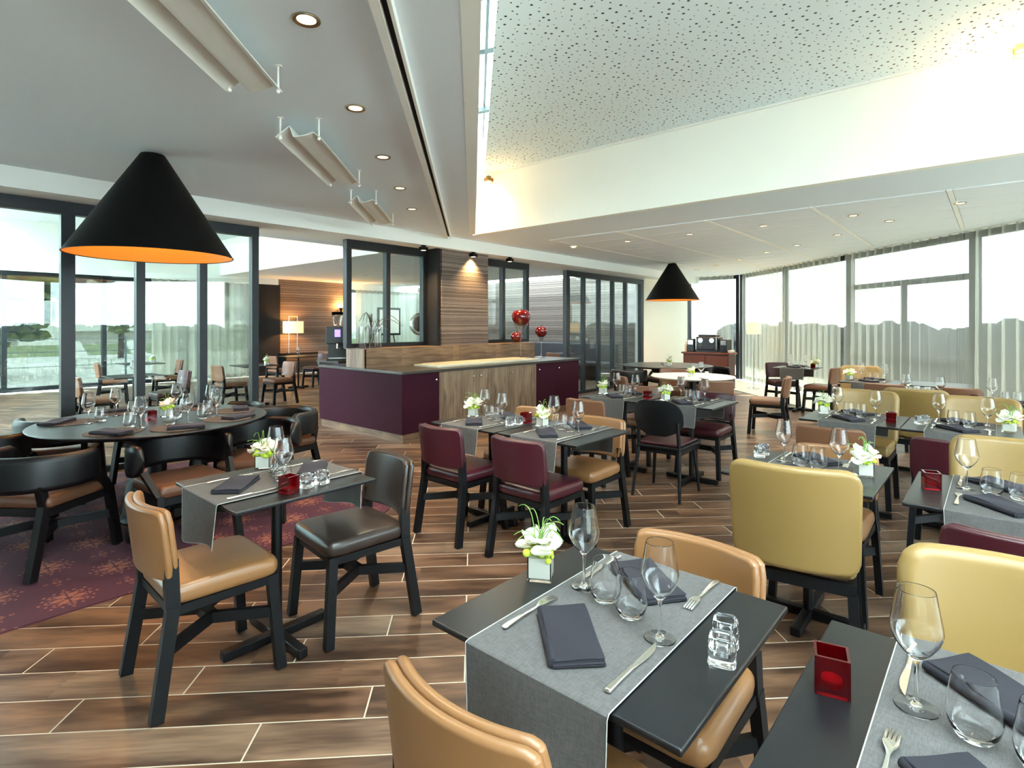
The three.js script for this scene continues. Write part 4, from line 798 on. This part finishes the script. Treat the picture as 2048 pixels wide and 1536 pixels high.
// room behind the glass: tables, chairs, lamps
const bk = [[2.5, -9.4, 'left'], [4.6, -10.2, 'middle'], [6.5, -9.0, 'right'], [3.4, -12.4, 'far left'], [6.6, -12.4, 'far right'], [8.6, -13.6, 'by the striped wall']];
bk.forEach(([x, z, w], i) => {
  squareTable(x, z, 'dark table in the room behind the glass, ' + w + ' one');
  chairAt('brown', x - 0.45, z, E + rr(-0.2, 0.2), 'brown leather chair in the back room, near side of the ' + w + ' table', 'back room chairs');
  chairAt(i % 2 ? 'brown' : 'burgundy', x + 0.45, z, Wt + rr(-0.2, 0.2), (i % 2 ? 'brown' : 'burgundy') + ' leather chair in the back room, far side of the ' + w + ' table', 'back room chairs');
  glassAt(x + 0.05, z - 0.12, 'wine glass on the back room table, ' + w + ' one', TH + 0.0005); glassAt(x - 0.05, z + 0.14, 'second wine glass on the back room table, ' + w + ' one', TH + 0.0005);
  if (i % 2) vase(x + 0.2, z + 0.02, w + ' back room table');
});
{ // bench and tables behind the folding doors
  const t = thing('bench', 'long dark upholstered bench behind the folding glass doors', 'bench', [12.95, 0, -9.4], -PI / 2);
  part('seat', rbox(3.4, 0.12, 0.55, 0.04, [4, 1, 2]).translate(0, 0.42, 0.05), M.benchCloth, t); part('backrest', rbox(3.4, 0.5, 0.12, 0.04, [4, 2, 1]).translate(0, 0.72, -0.22), M.benchCloth, t); part('plinth', box(3.3, 0.36, 0.45, 0, 0.18, 0.02), M.black, t);
  [[11.9, -8.4, 'right'], [11.9, -10.3, 'left'], [10.4, -9.0, 'front']].forEach(([x, z, w]) => { squareTable(x, z, 'dark table behind the folding doors, ' + w + ' one'); vase(x, z, w + ' table behind the folding doors'); chairAt('brown', x - 0.45, z, E, 'brown leather chair behind the folding doors, at the ' + w + ' table', 'back room chairs'); });
}
{ // table lamp on a console at the striped wall
  const c = thing('console_table', 'dark console table along the striped wall', 'console', [8.7, 0, -15.85]);
  part('top', box(1.6, 0.04, 0.4, 0, 0.62, 0), M.blackwood, c); for (const s of [-1, 1]) part('leg', box(0.05, 0.6, 0.36, s * 0.75, 0.3, 0), M.blackwood, c);
  const t = thing('table_lamp', 'glowing table lamp with a drum shade before the striped wall', 'table lamp', [8.25, 0.64, -15.8]);
  part('base', box(0.34, 0.02, 0.16, 0, 0.01, 0), M.chrome, t); for (const s of [-1, 1]) part('frame_rod', rod([s * 0.13, 0.02, 0], [s * 0.13, 1.1, 0], 0.008), M.chrome, t); part('frame_top', rod([-0.13, 1.1, 0], [0.13, 1.1, 0], 0.008), M.chrome, t);
  part('shade', lathe([[0.29, 0.6], [0.29, 0.95]], 32), M.shadeLit, t);
  point(8.25, 1.4, -15.6, '#ffbe70', 0.7, 3);
  for (const [x, l] of [[10.05, 'sconce glowing on the striped wall behind the coffee tower'], [10.32, 'sconce glowing on the striped wall by the sheer curtain']]) { const q = thing('wall_sconce', l, 'sconce', [x, 2.0, BACK + 0.09]); part('cup', lathe([[0.02, -0.12], [0.05, 0.0], [0.06, 0.04]], 16), M.black, q); part('glow', new THREE.SphereGeometry(0.04, 12, 8).translate(0, 0.04, 0), M.lampWarm, q); point(x, 2.12, BACK + 0.16, '#ffbe70', 0.7, 2); }
  const mr = thing('round_mirror', 'round silver framed mirror seen through the screen over the buffet', 'mirror', [9.55, 1.5, -11.5], -0.6);
  part('frame', new THREE.TorusGeometry(0.25, 0.05, 10, 40), M.chrome, mr); part('mirror_glass', rod([0, 0, -0.01], [0, 0, 0.01], 0.24, 0.24, 40), M.mirror, mr); part('stand', [box(0.3, 0.02, 0.2, 0, -0.9, 0), rod([0, -0.9, -0.02], [0, -0.25, -0.02], 0.02)], M.chrome, mr);
  const pl = single('pedestal', bx(-0.2, 0.2, 0, 0.59, -0.2, 0.2), M.blackwood, 'dark pedestal carrying the round mirror', 'pedestal', [9.55, 0, -11.5], -0.6);
  const pc = thing('framed_picture', 'pale square picture in a dark frame seen through the buffet screen', 'picture', [11.7, 1.6, BACK + 0.42]);
  part('frame', box(0.95, 0.95, 0.04), M.black, pc); part('canvas', box(0.8, 0.8, 0.01, 0, 0, 0.024), M.whitePaint, pc); for (const s of [-1, 1]) part('easel_leg', bar([s * 0.4, -1.6, 0.1], [s * 0.2, -0.45, -0.03], 0.03, 0.03), M.black, pc);
}
{ // drinks station behind the buffet end
  const t = thing('drinks_counter', 'dark drinks counter behind the left end of the buffet', 'counter', [5.45, 0, -8.3]);
  part('carcass', box(1.0, 0.86, 0.6, 0, 0.43, 0), M.navy, t); part('worktop', box(1.06, 0.035, 0.66, 0, 0.8775, 0), M.darkTop, t);
  const c = thing('drinks_machine', 'dark coffee tower with a violet screen behind the buffet', 'coffee machine', [5.08, 0.896, -8.25], -0.55);
  part('body', [rbox(0.36, 0.28, 0.4, 0.01, [1, 1, 1]).translate(0, 0.42, 0), box(0.3, 0.3, 0.12, 0, 0.13, -0.12), box(0.34, 0.04, 0.36, 0, 0.02, 0)], M.blackPlastic, c);
  part('screen', box(0.09, 0.12, 0.004, 0, 0.45, 0.201), M.screen, c); part('drip_tray', box(0.28, 0.012, 0.22, 0, 0.045, 0.06), M.chrome, c); part('spout', rod([0, 0.2, 0.1], [0, 0.28, 0.1], 0.02), M.chrome, c);
  part('bean_hopper', lathe([[0.06, 0.58], [0.08, 0.7], [0.095, 0.8], [0.055, 0.59]], 20), M.glass, c);
  for (let k = 0; k < 3; k++) { const v = single('glass_cylinder', lathe([[0, 0], [0.05, 0], [0.05, 0.3], [0.047, 0.3], [0.047, 0.008], [0, 0.008]], 24), M.glass, ['tall glass cylinder on the upstand, left of three', 'tall glass cylinder on the upstand, middle of three', 'tall glass cylinder on the upstand, right of three'][k], 'vase', [4.46 + k * 0.13, 1.159, -6.62 + (k % 2) * 0.05]); }
  const w = thing('willow_arrangement', 'arching bare twigs standing in the glass cylinders', 'twigs', [4.6, 1.17, -6.6]);
  for (let k = 0; k < 12; k++) { const a = rr(-0.3, 1.1), h = rr(0.3, 0.5); part('twig', new THREE.TubeGeometry(new THREE.CatmullRomCurve3([V(rr(-0.1, 0.1), 0, 0), V(a * 0.12, h * 0.7, rr(-0.03, 0.03)), V(a * 0.35, h, rr(-0.05, 0.05)), V(a * 0.62, h * 0.75, rr(-0.06, 0.06))]), 16, 0.004, 5), M.bark, w); }
}
// ---------------------------------------------------------------- outdoors
struct('ground', [slab([[-60, 60], [80, 60], [80, -130], [-60, -130]], -0.3, -0.2)], M.terrace);
{
  const l = single('lawn', mg(slab([[-40, -38], [40, -38], [40, -58], [-40, -58]], -0.2, -0.17)), M.grass, 'green lawn beyond the back windows', 'lawn');
  const b = thing('apartment_building', 'long pale apartment building with ribbon windows beyond the lawn', 'building', [13, -0.2, -64]);
  part('wall', box(30, 8.2, 6, 0, 4.1, 0), M.concrete, b);
  for (let f = 0; f < 3; f++) { part('balcony_slab', box(30.4, 0.9, 0.9, 0, 1.6 + f * 2.5, 3.3), M.whitePaint, b); for (let k = 0; k < 12; k++) part('window', box(1.6, 0.9, 0.08, -13.5 + k * 2.45, 2.75 + f * 2.5, 3.05), M.darkGlass, b); }
  part('stair_tower', box(3.2, 9.2, 1.4, -3.5, 4.6, 3.2), M.whitePaint, b);
  const crown = (n, r, m, name, p) => { const ls = []; for (let i = 0; i < n; i++) { const a = rr(0, 6.28), q = Math.cbrt(rnd()) * r, y = rr(-1, 1), s = Math.sqrt(1 - y * y); ls.push(new THREE.IcosahedronGeometry(rr(0.14, 0.34) * r / 1.6, 0).rotateX(rr(0, 3)).scale(1, 0.55, 1).translate(Math.cos(a) * q * s, y * q, Math.sin(a) * q * s)); } return part(name, ls, m, p); };
  for (const [x, z, h, r, m, lab] of [[2.6, -24, 2.6, 1.7, M.foliage, 'yellow green tree at the left edge outside the back windows'], [11.0, -44, 7.6, 3.2, M.foliage2, 'dark tall tree outside above the pale building'], [8.2, -33, 2.2, 1.0, M.foliage, 'small shrub outside in front of the building']]) { const t = thing('tree', lab, 'tree', [x, -0.17, z]); part('trunk', rod([0, 0, 0], [0, h, 0], 0.14, 0.07), M.bark, t); crown(260, r, m, 'crown', t).position.y = h; }
  for (let k = 0; k < 3; k++) { const t = thing('sun_lounger', 'white sun lounger outside on the terrace, ' + ['left', 'middle', 'right'][k] + ' one', 'sun lounger', [5.6 + k * 2.1, -0.17, -27 - k * 0.3], 0.5); part('bed', box(0.65, 0.06, 1.3, 0, 0.35, 0.3), M.whitePaint, t); part('backrest', box(0.65, 0.06, 0.8).rotateX(0.9).translate(0, 0.66, -0.55), M.whitePaint, t); for (const [sx, sz] of [[-1, -0.25], [1, -0.25], [-1, 0.85], [1, 0.85]]) part('leg', box(0.05, 0.33, 0.05, sx * 0.28, 0.165, sz), M.whitePaint, t); }
  const f = thing('pool_fence', 'thin wire fence outside beyond the back windows', 'fence', [0, -0.2, -22]); for (let k = 0; k < 14; k++) part('post', rod([-4 + k * 1.6, 0, 0], [-4 + k * 1.6, 1.3, 0], 0.03), M.steelBlue, f); for (const y of [0.4, 0.85, 1.25]) part('wire', rod([-4, y, 0], [16.8, y, 0], 0.012), M.steelBlue, f);
  const hp = (u, s) => [s / 2 + u * Math.SQRT1_2, s / 2 - u * Math.SQRT1_2];
  const h = thing('hedge', 'dark clipped hedge outside the curtained windows', 'hedge', [0, -0.2, 0]); part('foliage', [slab([hp(-8, 15.6), hp(24, 15.6), hp(24, 17), hp(-8, 17)], 0, 1.3), ...Array.from({ length: 520 }, (_, i) => { const q = hp(-8 + i * 32 / 520, rr(15.4, 16.8)); return new THREE.IcosahedronGeometry(rr(0.22, 0.42), 0).rotateY(rr(0, 3)).scale(1, 1.3, 1).translate(q[0], rr(1.0, 1.38), q[1]); })], M.hedge, h);
}
renderer.render(scene, camera);
